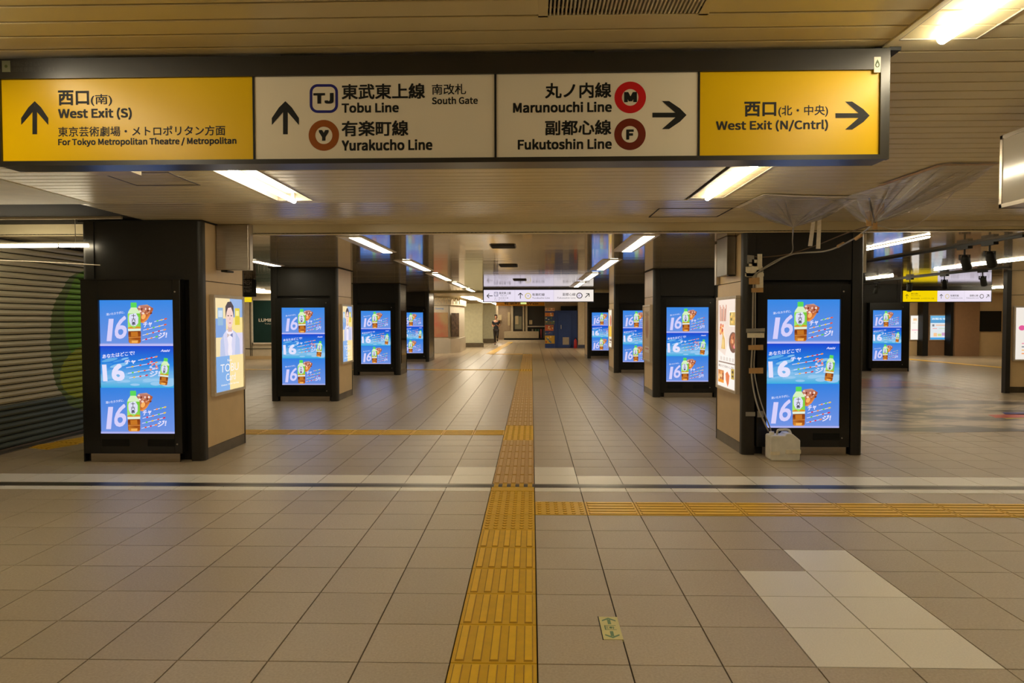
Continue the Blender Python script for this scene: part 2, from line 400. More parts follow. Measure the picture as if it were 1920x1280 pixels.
# bulkhead step down to the rear ceiling
st = MB(); st.box(-13, 20, 8.0, 8.06, ZR, ZN+.02); st.build('trim_1', ceil_g, kind='structure')
B('trim_2', 3.6, 8.2, 7.965, 7.999, ZN-.055, ZN-.001, white, kind='structure')
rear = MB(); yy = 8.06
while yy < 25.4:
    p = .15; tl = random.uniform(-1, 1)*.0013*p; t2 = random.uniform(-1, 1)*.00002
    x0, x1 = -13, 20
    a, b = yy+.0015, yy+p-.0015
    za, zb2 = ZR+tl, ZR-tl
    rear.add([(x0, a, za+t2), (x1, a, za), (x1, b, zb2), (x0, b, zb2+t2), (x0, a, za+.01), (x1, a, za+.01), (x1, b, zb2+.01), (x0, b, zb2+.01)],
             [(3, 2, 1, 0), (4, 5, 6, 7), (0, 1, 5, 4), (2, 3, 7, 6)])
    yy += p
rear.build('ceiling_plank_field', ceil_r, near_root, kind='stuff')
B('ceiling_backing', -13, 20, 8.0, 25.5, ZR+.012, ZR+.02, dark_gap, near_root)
B('ceiling_board', -13, 20, 25.5, 56, ZR, ZR+.03, ceil_m, near_root)
B('trim_3', -13, 20, 25.3, 25.5, ZR-.05, ZR+.01, soffit, kind='structure')
# dark shop ceiling at the left beyond the threshold
B('ceiling_board', -6.1, -4.06, Y1-.01, 8.0, ZN+.02, ZN+.04, dark_gap, near_root)
B('ceiling_rail', -6.05, -4.2, 7.40, 7.43, ZN-.006, ZN+.02, cream, near_root)

# ------------------------------------------------------------------ lamps
def recessed(h, label, tube_y=None):
    x0, x1, y0, y1 = h; r = empty('ceiling_lamp', ((x0+x1)/2, (y0+y1)/2, ZN), label, 'ceiling lamp', 'recessed fluorescent ceiling lamps')
    m = MB(); t = .006; zt = ZN+.055; c = (x0+x1)/2
    m.box(x0, x1, y0, y1, zt, zt+t)
    for s, e in ((x0, x0+t), (x1-t, x1)): m.box(s, e, y0, y1, ZN-.004, zt)
    for s, e in ((y0, y0+t), (y1-t, y1)): m.box(x0, x1, s, e, ZN-.004, zt)
    m.build('reflector', mat('lamp_reflector', (138, 130, 116), .3), r)
    m = MB(); m.tube([(c, y0+.03, ZN-.012), (c, y1-.03, ZN-.012)], .019, 14); m.build('tube', M_TUBE, r, smooth=True)
    for yq in (y0+.055, y1-.055): B('tube_holder', c-.012, c+.012, yq-.015, yq+.02, ZN+.004, zt, white, r)
    return r
recessed(FIX[0], 'left lit fluorescent tube in a ceiling recess just behind the large sign')
recessed(FIX[1], 'right lit fluorescent tube in a ceiling recess just behind the large sign')
recessed(FIX[2], 'lit fluorescent tube at the top right corner, in front of the sign')
recessed(FIX[3], 'lit fluorescent tube in the near ceiling left of the sign')
def surface_lamp(xc, y0, y1, label, z=ZR, mt=None, grp='flat lamps in the glossy ceiling'):
    r = empty('ceiling_lamp', (xc, (y0+y1)/2, z), label, 'ceiling lamp', grp)
    m = MB(); m.add([(xc-.16, y0, z-.002), (xc+.16, y0, z-.002), (xc+.16, y1, z-.002), (xc-.16, y1, z-.002), (xc-.13, y0+.02, z-.012), (xc+.13, y0+.02, z-.012), (xc+.13, y1-.02, z-.012), (xc-.13, y1-.02, z-.012)],
                    [(0, 1, 2, 3), (4, 5, 6, 7), (0, 1, 5, 4), (1, 2, 6, 5), (2, 3, 7, 6), (3, 0, 4, 7)]).build('housing', white, r)
    m = MB(); m.box(xc-.02, xc+.10, y0+.05, y1-.05, z-.016, z-.0125); m.build('diffuser', mt or M_DIFF, r)
    return r
for side, xs_, name in ((-1, -2.03, 'left'), (1, 1.27, 'right')):
    for i, (a, b) in enumerate(((8.15, 10.15), (11.55, 14.0), (15.0, 17.6), (18.8, 21.6), (22.8, 25.0))):
        o = ['nearest', 'second', 'third', 'fourth', 'farthest'][i]
        surface_lamp(xs_, a, b, f'{o} flat lamp of the {name} row in the glossy ceiling')
surface_lamp(-4.45, 11.4, 12.65, 'short lamp in the left aisle beyond the first left pillar')
surface_lamp(-7.2, 14.0, 15.6, 'lamp over the left side passage nearest the shutter')
surface_lamp(-8.4, 20.6, 22.6, 'lamp over the left side passage near the shop window')
def line_lamp(x, y0, y1, label, z=ZR):
    r = empty('linear_lamp', (x, y0, z), label, 'linear lamp', 'linear lamps of the right hall')
    B('housing', x-.03, x+.03, y0, y1, z-.008, z-.001, white, r)
    MB().tube([(x, y0+.02, z-.014), (x, y1-.02, z-.014)], .012, 10).build('tube', M_TUBE, r, smooth=True)
line_lamp(4.48, 8.36, 10.8, 'linear lamp under the right ceiling, right beside the nearer right pillar')
line_lamp(7.75, 8.4, 14.3, 'long linear lamp under the right ceiling beyond the spotlights')
line_lamp(8.0, 16.4, 19.0, 'linear lamp above the small yellow and white sign')
line_lamp(14.5, 19, 26, 'linear lamp added to brighten the far end of the right hall')  # added lamp, lifts the otherwise dark end of the right hall
line_lamp(11.5, 12, 18, 'linear lamp on the far right side of the right hall')
for i, (x, y0) in enumerate(((-2.06, -2.6), (1.5, -2.6), (4.8, 2.4), (4.8, 5.6), (-4.6, 3.2))):
    r = surface_lamp(x, y0, y0+1.5, ['lamp behind the viewpoint on the left', 'lamp behind the viewpoint on the right', 'near lamp of the right hall beyond the frame', 'second near lamp of the right hall beyond the frame', 'lamp by the shutter beyond the frame'][i], z=ZN)
# thin hanging batten across the left shutter
r = empty('linear_lamp', (-5.1, 7.5, 2.27), 'thin lit batten lamp running across in front of the roller shutter', 'linear lamp')
for a, b in ((-5.93, -4.93), (-4.92, -4.6)): MB().tube([(a+.01, 7.5, 2.262), (b-.01, 7.5, 2.262)], .017, 10).build('tube', M_TUBE2, r, smooth=True)
B('housing', -5.93, -4.6, 7.49, 7.52, 2.282, 2.3, white, r)
for x in (-5.7, -4.75): MB().tube([(x, 7.51, 2.3), (x, 7.51, ZN+.02)], .004, 6).build('hanger', alu, r)
mb = MB().tube([(-5.9, 7.52, 2.125), (-5.2, 7.52, 2.10), (-4.5, 7.52, 2.06)], .006, 6); 
o = mb.build('conduit', cream); tag(o, 'thin pale conduit running across the shutter below the batten lamp', 'conduit')
# far hall lamps
for i, (x0, x1, y0, y1) in enumerate(((-3.0, -2.5, 31, 36), (-2.8, -2.3, 38, 42), (-2.4, -1.9, 44, 50), (-9.5, -9.0, 23.4, 26), (-5.5, -5.0, 32, 37))):
    o = B('panel_lamp', x0, x1, y0, y1, ZR-.03, ZR-.001, M_PANELLIGHT); tag(o, ['far panel lamp above the corner of the kiosk', 'far panel lamp over the cream passage walls', 'farthest panel lamp near the runner', 'panel lamp over the shop window at the left', 'panel lamp over the kiosk'][i], 'panel lamp')
for q, lb in (((-4.7, -4.2, 28.2, 30.2), 'panel lamp added to brighten the kiosk, behind the last left pillar'), ((13.3, 16.0, 26.0, 26.5), 'wide panel lamp added to brighten the end wall of the right hall')):  # added lamps, tucked out of view to brighten the kiosk and right hall end
    o = B('panel_lamp', *q, ZR-.03, ZR-.001, M_PANELLIGHT); tag(o, lb, 'panel lamp')
o = B('panel_lamp', 4.0, 4.6, 30, 34, ZR-.03, ZR-.001, M_PANELLIGHT); tag(o, 'panel lamp beyond the farthest right pillar', 'panel lamp')

# ------------------------------------------------------------------ ceiling vents and hatches
r = empty('ceiling_vent', (.313, P0-.19, ZN), 'large louvred air vent in the ceiling above the sign', 'air vent')
x0, x1, y0, y1 = VENT; m = MB()
for a, b, c, d in ((x0-.02, x1+.02, y0-.02, y0+.012), (x0-.02, x1+.02, y1-.012, y1+.02), (x0-.02, x0+.012, y0, y1), (x1-.012, x1+.02, y0, y1)): m.box(a, b, c, d, ZN-.006, ZN-.0005)
m.build('frame', ceil_m, r); B('duct', x0, x1, y0, y1, ZN+.03, ZN+.034, dark_gap, r)
n = 38
for i in range(n):
    xx = x0+.014+(x1-x0-.028)*(i+.5)/n
    MB().add([(xx-.003, y0+.01, ZN-.004), (xx+.003, y0+.01, ZN-.004), (xx+.003, y1-.01, ZN-.004), (xx-.003, y1-.01, ZN-.004), (xx-.005, y0+.01, ZN+.02), (xx-.002, y0+.01, ZN+.02), (xx-.002, y1-.01, ZN+.02), (xx-.005, y1-.01, ZN+.02)],
             [(0, 1, 2, 3), (4, 5, 6, 7), (0, 1, 5, 4), (1, 2, 6, 5), (2, 3, 7, 6), (3, 0, 4, 7)]).build('louvre', white, r)
for i, (x, y_, w_, l_) in enumerate(((-.36, 9.35, .15, .22), (-.40, 12.8, .15, .3), (-.28, 17.6, .15, .4))):
    r = empty('ceiling_vent', (x, y_, ZR), ['nearest small dark vent in the glossy ceiling', 'second small dark vent in the glossy ceiling', 'third small dark vent in the glossy ceiling by the hanging sign'][i], 'air vent')
    B('grille', x-w_, x+w_, y_-l_, y_+l_, ZR-.012, ZR-.003, dark_gap, r); B('frame', x-w_-.015, x+w_+.015, y_-l_-.015, y_+l_+.015, ZR-.004, ZR-.0005, steel_d, r)
for i, (pa, pb) in enumerate((((222, 322), (345, 348)), ((1225, 392), (1400, 405)))):
    a, b = atz(*pa, ZN), atz(*pb, ZN); xa, xb, ya, yb = min(a.x, b.x), max(a.x, b.x), min(a.y, b.y), max(a.y, b.y)
    if i == 0: xa, xb, ya, yb = -3.05, -2.55, 5.1, 5.6
    else: xa, xb, ya, yb = 1.2, 1.9, 6.95, 7.55
    m = MB(); t = .012
    for q in ((xa, xb, ya, ya+t), (xa, xb, yb-t, yb), (xa, xa+t, ya, yb), (xb-t, xb, ya, yb)): m.box(*q, ZN-.003, ZN-.0005)
    o = m.build('access_hatch', steel_d if i == 0 else dark_gap); tag(o, ['square access hatch outline in the ceiling at the left behind the sign', 'access hatch outline in the ceiling by the nearer right pillar'][i], 'access hatch')
r = B('ceiling_speaker', -3.02, -2.72, 4.92, 5.06, ZN-.03, ZN-.0005, cream); tag(r, 'flat cream ceiling unit just behind the left part of the sign', 'ceiling unit')

# ------------------------------------------------------------------ the large hanging sign
D = 2.85
sg = empty('direction_sign', (-.36, D, 2.3), 'large hanging direction sign with yellow ends and white middle across the top', 'sign')
def SX(px, py=220): return at(px, py, D).x
def SZ(px, py): return at(px, py, D).z
xl, xr_ = SX(0)-.012, SX(1665)
ztop, zbt = SZ(800, 103), SZ(800, 306); zf1, zf0 = SZ(800, 141), SZ(800, 297)
B('case', xl+.004, xr_-.004, D+.004, D+.12, zbt+.002, ztop-.002, sign_f, sg)
m = MB(); m.box(xl, xr_, D-.012, D+.01, zf1, ztop); m.box(xl, xr_, D-.012, D+.01, zbt, zf0)
m.box(SX(1648), xr_, D-.012, D+.01, zf0, zf1); m.box(xl, SX(5), D-.012, D+.01, zf0, zf1); m.build('frame', sign_f, sg)
for px in (476.5, 929, 1310): c = SX(px); B('divider', c-.0035, c+.0035, D-.006, D+.004, zf0, zf1, ink, sg)
for a, b, mt, lb in ((5, 475, sign_y, 'yellow sign panel for the south west exit'), (478, 927, sign_w, 'white sign panel with TJ and Y line marks'), (931, 1308, sign_w, 'white sign panel with red M and brown F line marks'), (1312, 1648, sign_y, 'yellow sign panel for the north and central west exit')):
    B('panel', SX(a), SX(b), D-.002, D+.004, zf0, zf1, mt, sg, label=lb)
for px in (545, 1095): c = SX(px); B('hanger_bracket', c-.04, c+.04, D+.01, D+.1, ztop-.002, ZN, ink, sg)
B('mounting_plate', SX(1640), SX(1688), D+.0, D+.11, ztop-.002, ZN, ink, sg)
FY = D-.0026
def st_(s, px0, px1, py0, py1, bold=.012, m=ink):
    return text_rect('lettering', s, SX(px0, py1), SX(px1, py1), SZ(px0, py1), SZ(px0, py0), FY, m, sg, bold*.9 if s.isascii() else bold*1.6, s.isascii())
def arrow(mb, px, py, dirx, diry, s, d, wd=.14):     # arrow outline: shaft and two slanting barbs, s = half length in px
    def R(a, b):      # a along, b across
        X = px+a*dirx-b*diry; Y = py+a*diry+b*dirx; p = at(X, Y, D); return (p.x, d, p.z)
    t = wd*s
    for pl in ([(-s, -t), (s*.62, -t), (s*.62, t), (-s, t)],
               [(s, 0), (s*.62, .38*s*1.02), (-.02*s-.0, .82*s), (-.02*s-.42*s, .82*s), (s*.50, 0)],
               [(s, 0), (s*.50, 0), (-.02*s-.42*s, -.82*s), (-.02*s, -.82*s), (s*.62, -.38*s*1.02)]):
        mb.add([(R(*p)[0], d-.00012*(1+len(mb.f)), R(*p)[2]) for p in pl], [tuple(range(len(pl)))])
for (px, py, dx, dy, s) in ((66, 221, 0, -1, 31), (535.5, 221, 0, -1, 31), (1255, 216, 1, 0, 32), (1598, 217, 1, 0, 32)):
    mb = MB(); arrow(mb, px, py, dx, dy, s, FY); mb.build('arrow', ink if s else ink, sg)
st_('西口', 110, 168, 170, 198, .018); st_('(南)', 171, 211, 177, 199, .008); st_('West Exit (S)', 110, 248, 203, 226, .014)
st_('東京芸術劇場・メトロポリタン方面', 110, 423, 238, 257, .008); st_('For Tokyo Metropolitan Theatre / Metropolitan', 110, 444, 260, 276, .014)
st_('東武東上線', 641, 797, 158, 187, .014); st_('Tobu Line', 641, 748, 193, 212, .014)
st_('南改札', 810, 874, 158, 178, .006); st_('South Gate', 810, 896, 182, 196, .01)
st_('有楽町線', 641, 766, 227, 256, .014); st_('Yurakucho Line', 641, 811, 262, 283, .014)
st_('丸ノ内線', 1022, 1146, 156, 185, .014); st_('Marunouchi Line', 962, 1147, 192, 212, .014)
st_('副都心線', 1022, 1146, 226, 254, .014); st_('Fukutoshin Line', 971, 1147, 261, 281, .014)
st_('西口', 1395, 1455, 191, 219, .018, charcoal); st_('(北・中央)', 1459, 1552, 198, 220, .008, charcoal); st_('West Exit (N/Cntrl)', 1342, 1552, 226, 248, .012, charcoal)
def ring(name, px, py, ro, ri, col, lb):
    c = at(px, py, D); s = (at(px+1, py, D)-at(px, py, D)).length; m_ = mat('ring_'+lb.split()[0], col, .3, var=.02); n = 48; mb = MB()
    mb.add([(c.x+q*s*math.cos(2*math.pi*i/n), FY, c.z+q*s*math.sin(2*math.pi*i/n)) for q in (ro, ri) for i in range(n)], [(i, (i+1) % n, n+(i+1) % n, n+i) for i in range(n)])
    mb.build(name, m_, sg, label=lb)
ring('line_mark', 607.5, 254, 28.5, 16, (150, 78, 14), 'golden brown ring mark'); ring('line_mark', 1181.5, 183, 29.5, 15.5, (196, 18, 24), 'red ring mark'); ring('line_mark', 1181, 252, 29.5, 15.5, (110, 34, 14), 'brown ring mark')
st_('Y', 598, 617, 244, 264, .025); st_('M', 1170, 1194, 173, 192, .025); st_('F', 1174, 1188, 243, 262, .025); st_('TJ', 588, 626, 175, 195, .022)
def rrect(px0, px1, py0, py1, rad, n=8):
    P = []
    for (cx_, cy_, a0) in ((px1-rad, py0+rad, -90), (px1-rad, py1-rad, 0), (px0+rad, py1-rad, 90), (px0+rad, py0+rad, 180)):
        for i in range(n+1): a = math.radians(a0+90*i/n); P.append((cx_+rad*math.cos(a), cy_+rad*math.sin(a)))
    return P
A_, B_ = rrect(581, 634, 158, 212, 15), rrect(586, 629, 163, 207, 10); k = len(A_); mb = MB()
mb.add([(at(*p, D).x, FY, at(*p, D).z) for p in A_+B_], [(i, (i+1) % k, k+(i+1) % k, k+i) for i in range(k)])
mb.build('line_mark', mat('navy_mark', (36, 36, 120), .3), sg, label='navy rounded square mark')
# small stickers on the frame
a = at(8, 116, D); b = at(24, 137, D)
B('sticker', a.x, b.x, D-.0135, D-.0122, b.z, a.z, mat('pale_sticker', (120, 122, 92), .5), sg)
mb = MB(); c = (a+b)/2; mb.lathe([(.006, 0), (.006, .0004)], (c.x, D-.0141, c.z), 14, ax='y'); mb.build('sticker_mark', mat('leaf_green', (70, 84, 30), .5), sg)
gm = mat('grey_print', (64, 62, 54), .5)
text_rect('lettering', '環境にやさしい', SX(28), SX(84), SZ(28, 126), SZ(28, 117), D-.0128, gm, sg, .0); text_rect('lettering', 'LEDを使用しています', SX(28), SX(110), SZ(28, 137), SZ(28, 128), D-.0128, gm, sg, .0)
a = at(1636, 109, D); b = at(1648, 138, D); B('sticker', a.x, b.x, D-.0135, D-.0122, b.z, a.z, mat('white_sticker', (206, 200, 178), .5), sg, label='white sticker with a green flame drop')
c = at(1642, 122, D); mb = MB()
P = [(.0, .017), (.006, .006), (.009, -.004), (.006, -.012), (0, -.014), (-.006, -.012), (-.009, -.004), (-.006, .006)]; Q = [(.001, .004), (.003, 0), (.004, -.005), (.003, -.009), (0, -.01), (-.003, -.009), (-.004, -.005), (-.003, 0)]
mb.add([(c.x+p[0], D-.0139, c.z+p[1]) for p in P+Q], [(i, (i+1) % 8, 8+(i+1) % 8, 8+i) for i in range(8)]); mb.build('sticker_mark', mat('dark_green', (60, 80, 40), .5), sg)

# ------------------------------------------------------------------ digital advertising displays
AW, AH = 513, 905
def advert():
    A = Art()
    Wt, PK = (214, 208, 250), (232, 226, 252)
    def bottle(cx_, cy_, s, tilt=0):
        ca, sa = math.cos(tilt), math.sin(tilt)
        def P(pts): return [(cx_+(x*ca-y_*sa)*s, cy_+(x*sa+y_*ca)*s) for x, y_ in pts]
        A.poly(P([(-20, -140), (18, -140), (20, -134), (20, -106), (-22, -106), (-22, -134)]), (90, 214, 90), None)
        A.poly(P([(-20, -106), (18, -106), (28, -92), (40, -78), (44, -60), (44, 46), (-42, 46), (-44, -60), (-38, -80), (-28, -94)]), (214, 240, 190))
        A.poly(P([(-44, -66), (44, -66), (46, 26), (34, 36), (-30, 40), (-44, 30)]), (128, 210, 66), [(150, 226, 80), (110, 196, 50), (120, 200, 60), (140, 214, 80), (150, 220, 90), (170, 232, 110)])
        A.poly(P([(-44, 30), (-20, 22), (0, 34), (20, 20), (46, 26), (46, 36), (-44, 38)]), (214, 150, 40))
        A.poly(P([(-30, -60), (14, -68), (30, -40), (28, 0), (10, 20), (-20, 16), (-34, -10), (-36, -40)]), (222, 224, 246))
        A.poly(P([(-44, 38), (46, 36), (44, 52), (-42, 54)]), (226, 240, 220))
        A.poly(P([(-40, 54), (44, 52), (46, 66), (44, 128), (34, 138), (-30, 138), (-40, 128), (-42, 70)]), (150, 70, 20), [(150, 80, 30), (130, 56, 16), (120, 44, 10), (170, 86, 20), (220, 140, 50), (224, 144, 50), (150, 66, 18), (120, 50, 14)])
        A.poly(P([(-24, 60), (24, 58), (26, 90), (-22, 92)]), (196, 116, 34)); A.poly(P([(-20, 118), (26, 116), (22, 134), (-18, 134)]), (244, 176, 84))
        A.poly(P([(-40, 96), (45, 92), (45, 96), (-40, 100)]), (228, 150, 70))
        for i, ch in enumerate('十六茶'):
            x0, y0 = P([(-17, -62+26*i)])[0]; x1, y1 = P([(11, -38+26*i)])[0]
            A.text(ch, min(x0, x1), y0, max(x0, x1), y1, (40, 40, 60), .03)
    def beads(x0, y0, x1, y1, n=4, tip=True):
        A.line(x0, y0, x1, y1, 4, PK)
        cs = [(230, 90, 40), (110, 210, 70), (220, 40, 60), (240, 200, 60), (250, 150, 60)]
        for i in range(n):
            t = (i+.8)/n; A.blob(x0+(x1-x0)*t, y0+(y1-y0)*t, 8 if i < n-1 else 11, 5, cs[(i*2+int(y0)) % 5], 8, -.3)
    def hero(oy, ox=0):
        A.text('渇いたカラダに、', 45+ox, 88+oy, 172+ox, 106+oy, (214, 220, 250), .02, 0, 16)
        A.text('1', 44+ox, 126+oy, 78+ox, 278+oy, Wt, .012, 18); A.text('6', 94+ox, 106+oy, 178+ox, 262+oy, Wt, .012, 24)
        # glass of iced tea
        A.poly([(262+ox, 52+oy), (275+ox, 36+oy), (330+ox, 30+oy), (372+ox, 56+oy), (368+ox, 72+oy), (330+ox, 132+oy), (300+ox, 156+oy), (276+ox, 150+oy)], (196, 110, 60),
               [(170, 90, 70), (190, 130, 120), (210, 160, 130), (170, 84, 50), (180, 90, 50), (240, 150, 70), (250, 170, 90), (200, 100, 40)])
        for i in range(14): A.blob(275+ox+(i*37 % 84), 48+oy+(i*29 % 44), 9, 6, [(240, 206, 190), (120, 50, 30), (214, 150, 110), (250, 230, 220)][i % 4], 7, i)
        A.blob(304+ox, 112+oy, 14, 20, (250, 180, 100), 10, .5)
        bottle(238+ox, 156+oy, 1.0)
        A.text('チャ', 302+ox, 150+oy, 362+ox, 188+oy, PK, .03, 0, 10)
        beads(378+ox, 146+oy, 462+ox, 126+oy, 3); beads(300+ox, 204+oy, 462+ox, 164+oy); beads(296+ox, 238+oy, 458+ox, 198+oy); beads(292+ox, 272+oy, 400+ox, 246+oy, 3)
        A.text('ジ!', 402+ox, 222+oy, 462+ox, 262+oy, PK, .03, 6, 8)
    A.rect(0, 0, AW, 300, (52, 134, 226), (106, 146, 226)); A.rect(0, 290, AW, 309, (128, 156, 226), (150, 160, 232))
    hero(0)
    A.rect(0, 296, AW, 310, (170, 176, 238), (206, 200, 246))
    A.rect(0, 310, AW, 440, (20, 66, 206), (36, 132, 224)); A.rect(0, 440, AW, 540, (36, 132, 224), (128, 190, 232)); A.rect(0, 540, AW, 595, (128, 190, 232), (52, 172, 222))
    rnd = random.Random(4)
    for i in range(26):
        A.blob(rnd.uniform(10, 500), rnd.uniform(395, 560), rnd.uniform(25, 70), rnd.uniform(5, 14), rnd.choice([(70, 150, 226), (96, 170, 228), (130, 190, 236), (60, 140, 222)]), 12, -.2)
    for i in range(10): A.blob(rnd.uniform(160, 500), rnd.uniform(540, 578), rnd.uniform(30, 60), rnd.uniform(8, 14), (150, 200, 238), 12)
    A.text('あなたはどこで?', 16, 368, 240, 396, (226, 226, 252), .02, 0, 26)
    A.text('Asahi', 420, 334, 480, 350, (206, 206, 248), .04, 5)
    A.text('16', 18, 436, 170, 552, (228, 226, 252), .035, -6, 6)
    A.text('チャ', 170, 406, 246, 436, (230, 228, 252), .04, 0, 6)
    beads(264, 408, 396, 382); beads(180, 458, 400, 420, 4); beads(192, 496, 400, 462, 5); beads(200, 528, 330, 508, 3)
    for i in range(14): A.blob(370+rnd.uniform(-22, 26), 440+rnd.uniform(-24, 40), 8, 6, rnd.choice([(236, 160, 130), (220, 60, 90), (250, 190, 150), (200, 210, 250)]), 8, i)
    A.text('ジ!', 340, 480, 412, 520, (214, 222, 250), .03, 6, 4)
    bottle(446, 484, .66, .13)
    A.rect(0, 594, AW, AH-14, (48, 128, 224), (110, 146, 226)); hero(598, -10)
    A.rect(0, AH-14, AW, AH, (150, 164, 232), (186, 186, 240))
    return A
ADV = advert()
SW, SH, SZ0 = .785, 1.395, .300
def display_parts(r, x0=-.5, x1=.5, zt=1.86, depth=.10, vents=True):
    o = wl(r); a, b = -SW/2, SW/2
    m = MB(); m.box(x0, a, 0, depth, .09, zt); m.box(b, x1, 0, depth, .09, zt); m.box(a, b, 0, depth, .09, SZ0); m.box(a, b, 0, depth, SZ0+SH, zt)
    m.box(a, b, .03, depth, SZ0, SZ0+SH); m.v = [tuple(Vector(v)+o) for v in m.v]; m.build('housing', blackg, r, bevel=.003)
    ADV.build('screen', M_SCREEN, lambda x, y_, d: (o.x+a+SW*x/AW, o.y+.028-d*.5, o.z+SZ0+SH*(1-y_/AH)), r, .0002)
    m = MB().box(x0+.07, x1-.03, .012, .03, .0, .09); m.v = [tuple(Vector(v)+o) for v in m.v]; m.build('base_plate', steel, r)
    if vents:
        for c in (a+.17, b-.13):
            m = MB()
            for k in range(6): m.box(c-.15, c+.13, -.004, .002, .175+.011*k, .181+.011*k)
            m.box(c-.155, c+.135, -.002, .001, .168, .242); m.v = [tuple(Vector(v)+o) for v in m.v]; m.build('vent_grille', ink, r)
    for z in (.19, 1.78):
        m = MB().lathe([(.009, -.006), (.009, .002)], (b+.028, 0, z), 12, ax='y'); m.v = [tuple(Vector(v)+o) for v in m.v]; m.build('lock', alu, r, smooth=False)
proto_d = empty('advertising_display', (0, 0, 0)); display_parts(proto_d)
G_D = 'digital displays showing the blue bottled tea advert'
displays = [(-4.12, 13.06, 'lit blue advertising display on the second left pillar'), (-4.10, 19.1, 'lit blue advertising display on the third left pillar'), (-4.12, 24.98, 'partly hidden blue advertising display on the fourth left pillar'),
            (2.952, 7.99, 'lit blue advertising display on the nearest right pillar beside the jerrycan'), (2.925, 13.76, 'lit blue advertising display on the second right pillar'), (2.87, 19.86, 'partly hidden blue advertising display on the third right pillar'), (2.62, 27.0, 'smallest blue advertising display, on the fourth right pillar')]
for i, (x, y_, lb) in enumerate(displays):
    o = proto_d if i == 0 else copy_tree(proto_d); o.location = (x, y_, 0); tag(o, lb, 'advertising display', G_D)
for nm, x, y_, e0, e1, lb in (('L', -4.12, 7.49, -.575, .47, 'large blue advertising display standing on the nearest left pillar'), ('R', 9.835, 20.45, -.48, .60, 'blue advertising display on the lone black pillar in the right hall')):
    r = empty('advertising_display', (x, y_, 0), lb, 'advertising display', G_D); display_parts(r, e0, e1, 1.905, .13)
    B('side_rib', x+e0-.012 if nm == 'L' else x+e1, x+e0 if nm == 'L' else x+e1+.012, y_+.02, y_+.13, 0, 1.915, black, r)
    B('top_cap', x+e0-.012, x+e1+.012, y_-.004, y_+.13, 1.905, 1.915, black, r)

# ------------------------------------------------------------------ pillars
def post(x, y_, rx, ry, z1, sx, sy, m, r, name='corner_post'):   # a post with one rounded outer corner, (x,y) is the outer corner
    P = [(x, y_-sy*ry), (x-sx*rx, y_-sy*ry), (x-sx*rx, y_)]; rad = .05
    for i in range(7): a = math.pi/2*(1-i/6); P.append((x-sx*rad+sx*rad*math.cos(a), y_-sy*rad+sy*rad*math.sin(a)))
    MB().prism(P, 0, z1).build(name, m, r)
def pillar(x0, x1, y0, y1, z1, label, seam=1.9, wing=None, dark_sides=False):
    r = empty('pillar', ((x0+x1)/2, (y0+y1)/2, 0), label, 'pillar')
    pw = .16; tm = blackg if dark_sides else tan
    B('core', x0+.05, x1-.05, y0+.14, y1-.05, 0, z1, black, r)
    for sx, x in ((-1, x0), (1, x1)):
        post(x, y0, .13, .10, z1, sx, -1, black, r); post(x, y1, .07, .05, z1, sx, 1, black, r)
        a, b = (x, x+.05) if sx < 0 else (x-.05, x)
        B('side_panel', a+(.008 if sx < 0 else 0), b-(0 if sx < 0 else .008), y0+.104, y1-.054, .12, seam-.004, tm, r)
        B('side_panel', a+(.008 if sx < 0 else 0), b-(0 if sx < 0 else .008), y0+.104, y1-.054, seam+.004, z1, tm, r)
        B('skirting', a+(.004 if sx < 0 else 0), b-(0 if sx < 0 else .004), y0+.104, y1-.054, 0, .118, steel_d, r)
    B('front_panel', x0+.134, x1-.134, y0+.012, y0+.12, seam+.006, z1, black, r)
    B('front_panel', x0+.134, x1-.134, y0+.09, y0+.13, 0, seam, black, r)
    B('back_panel', x0+.074, x1-.074, y1-.05, y1-.01, 0, z1, black, r)
    if wing: B('rear_wing', *wing, 0, z1, mat('pinkish_panel', (170, 140, 118), .4), r)
    return r
pillar(-4.72, -3.45, 7.56, 8.72, ZN-.004, 'nearest left pillar, black front and tan side with a lit poster', wing=(-5.15, -4.72, 8.35, 8.65))
pillar(-4.72, -3.50, 13.07, 14.19, ZR-.002, 'second left pillar, black front and tan side with lit portrait poster')
pillar(-4.72, -3.46, 19.12, 20.2, ZR-.002, 'third left pillar with dark glossy sides', dark_sides=True)
pillar(-4.72, -3.53, 25.0, 26.4, ZR-.002, 'fourth left pillar with dark sides, partly hidden behind the third', dark_sides=True)
pillar(2.3, 3.60, 8.0, 9.17, ZN-.004 if False else ZR-.002, 'nearest right pillar with taped hoses down its black front')
pillar(2.29, 3.56, 13.78, 14.96, ZR-.002, 'second right pillar, black front and tan left side')
pillar(2.24, 3.5, 19.88, 21.3, ZR-.002, 'third right pillar, partly hidden behind the second')
pillar(2.06, 3.3, 27.02, 28.4, ZR-.002, 'farthest right pillar, small beyond the hanging sign')
pillar(9.2, 10.3, 20.6, 22.0, ZR-.002, 'lone black pillar in the right hall', dark_sides=True)
# dark collar where pillars meet the ceiling
for i, (x0, x1, y0, y1, z) in enumerate(((-4.74, -3.43, 7.54, 7.99, ZN), (-4.74, -3.48, 13.05, 14.2, ZR), (-4.74, -3.44, 19.1, 20.2, ZR), (2.27, 3.58, 13.76, 14.9, ZR))):
    o = B('trim_%d' % (i+4), x0, x1, y0, y1, z-.012, z-.001, dark_gap, kind='structure')
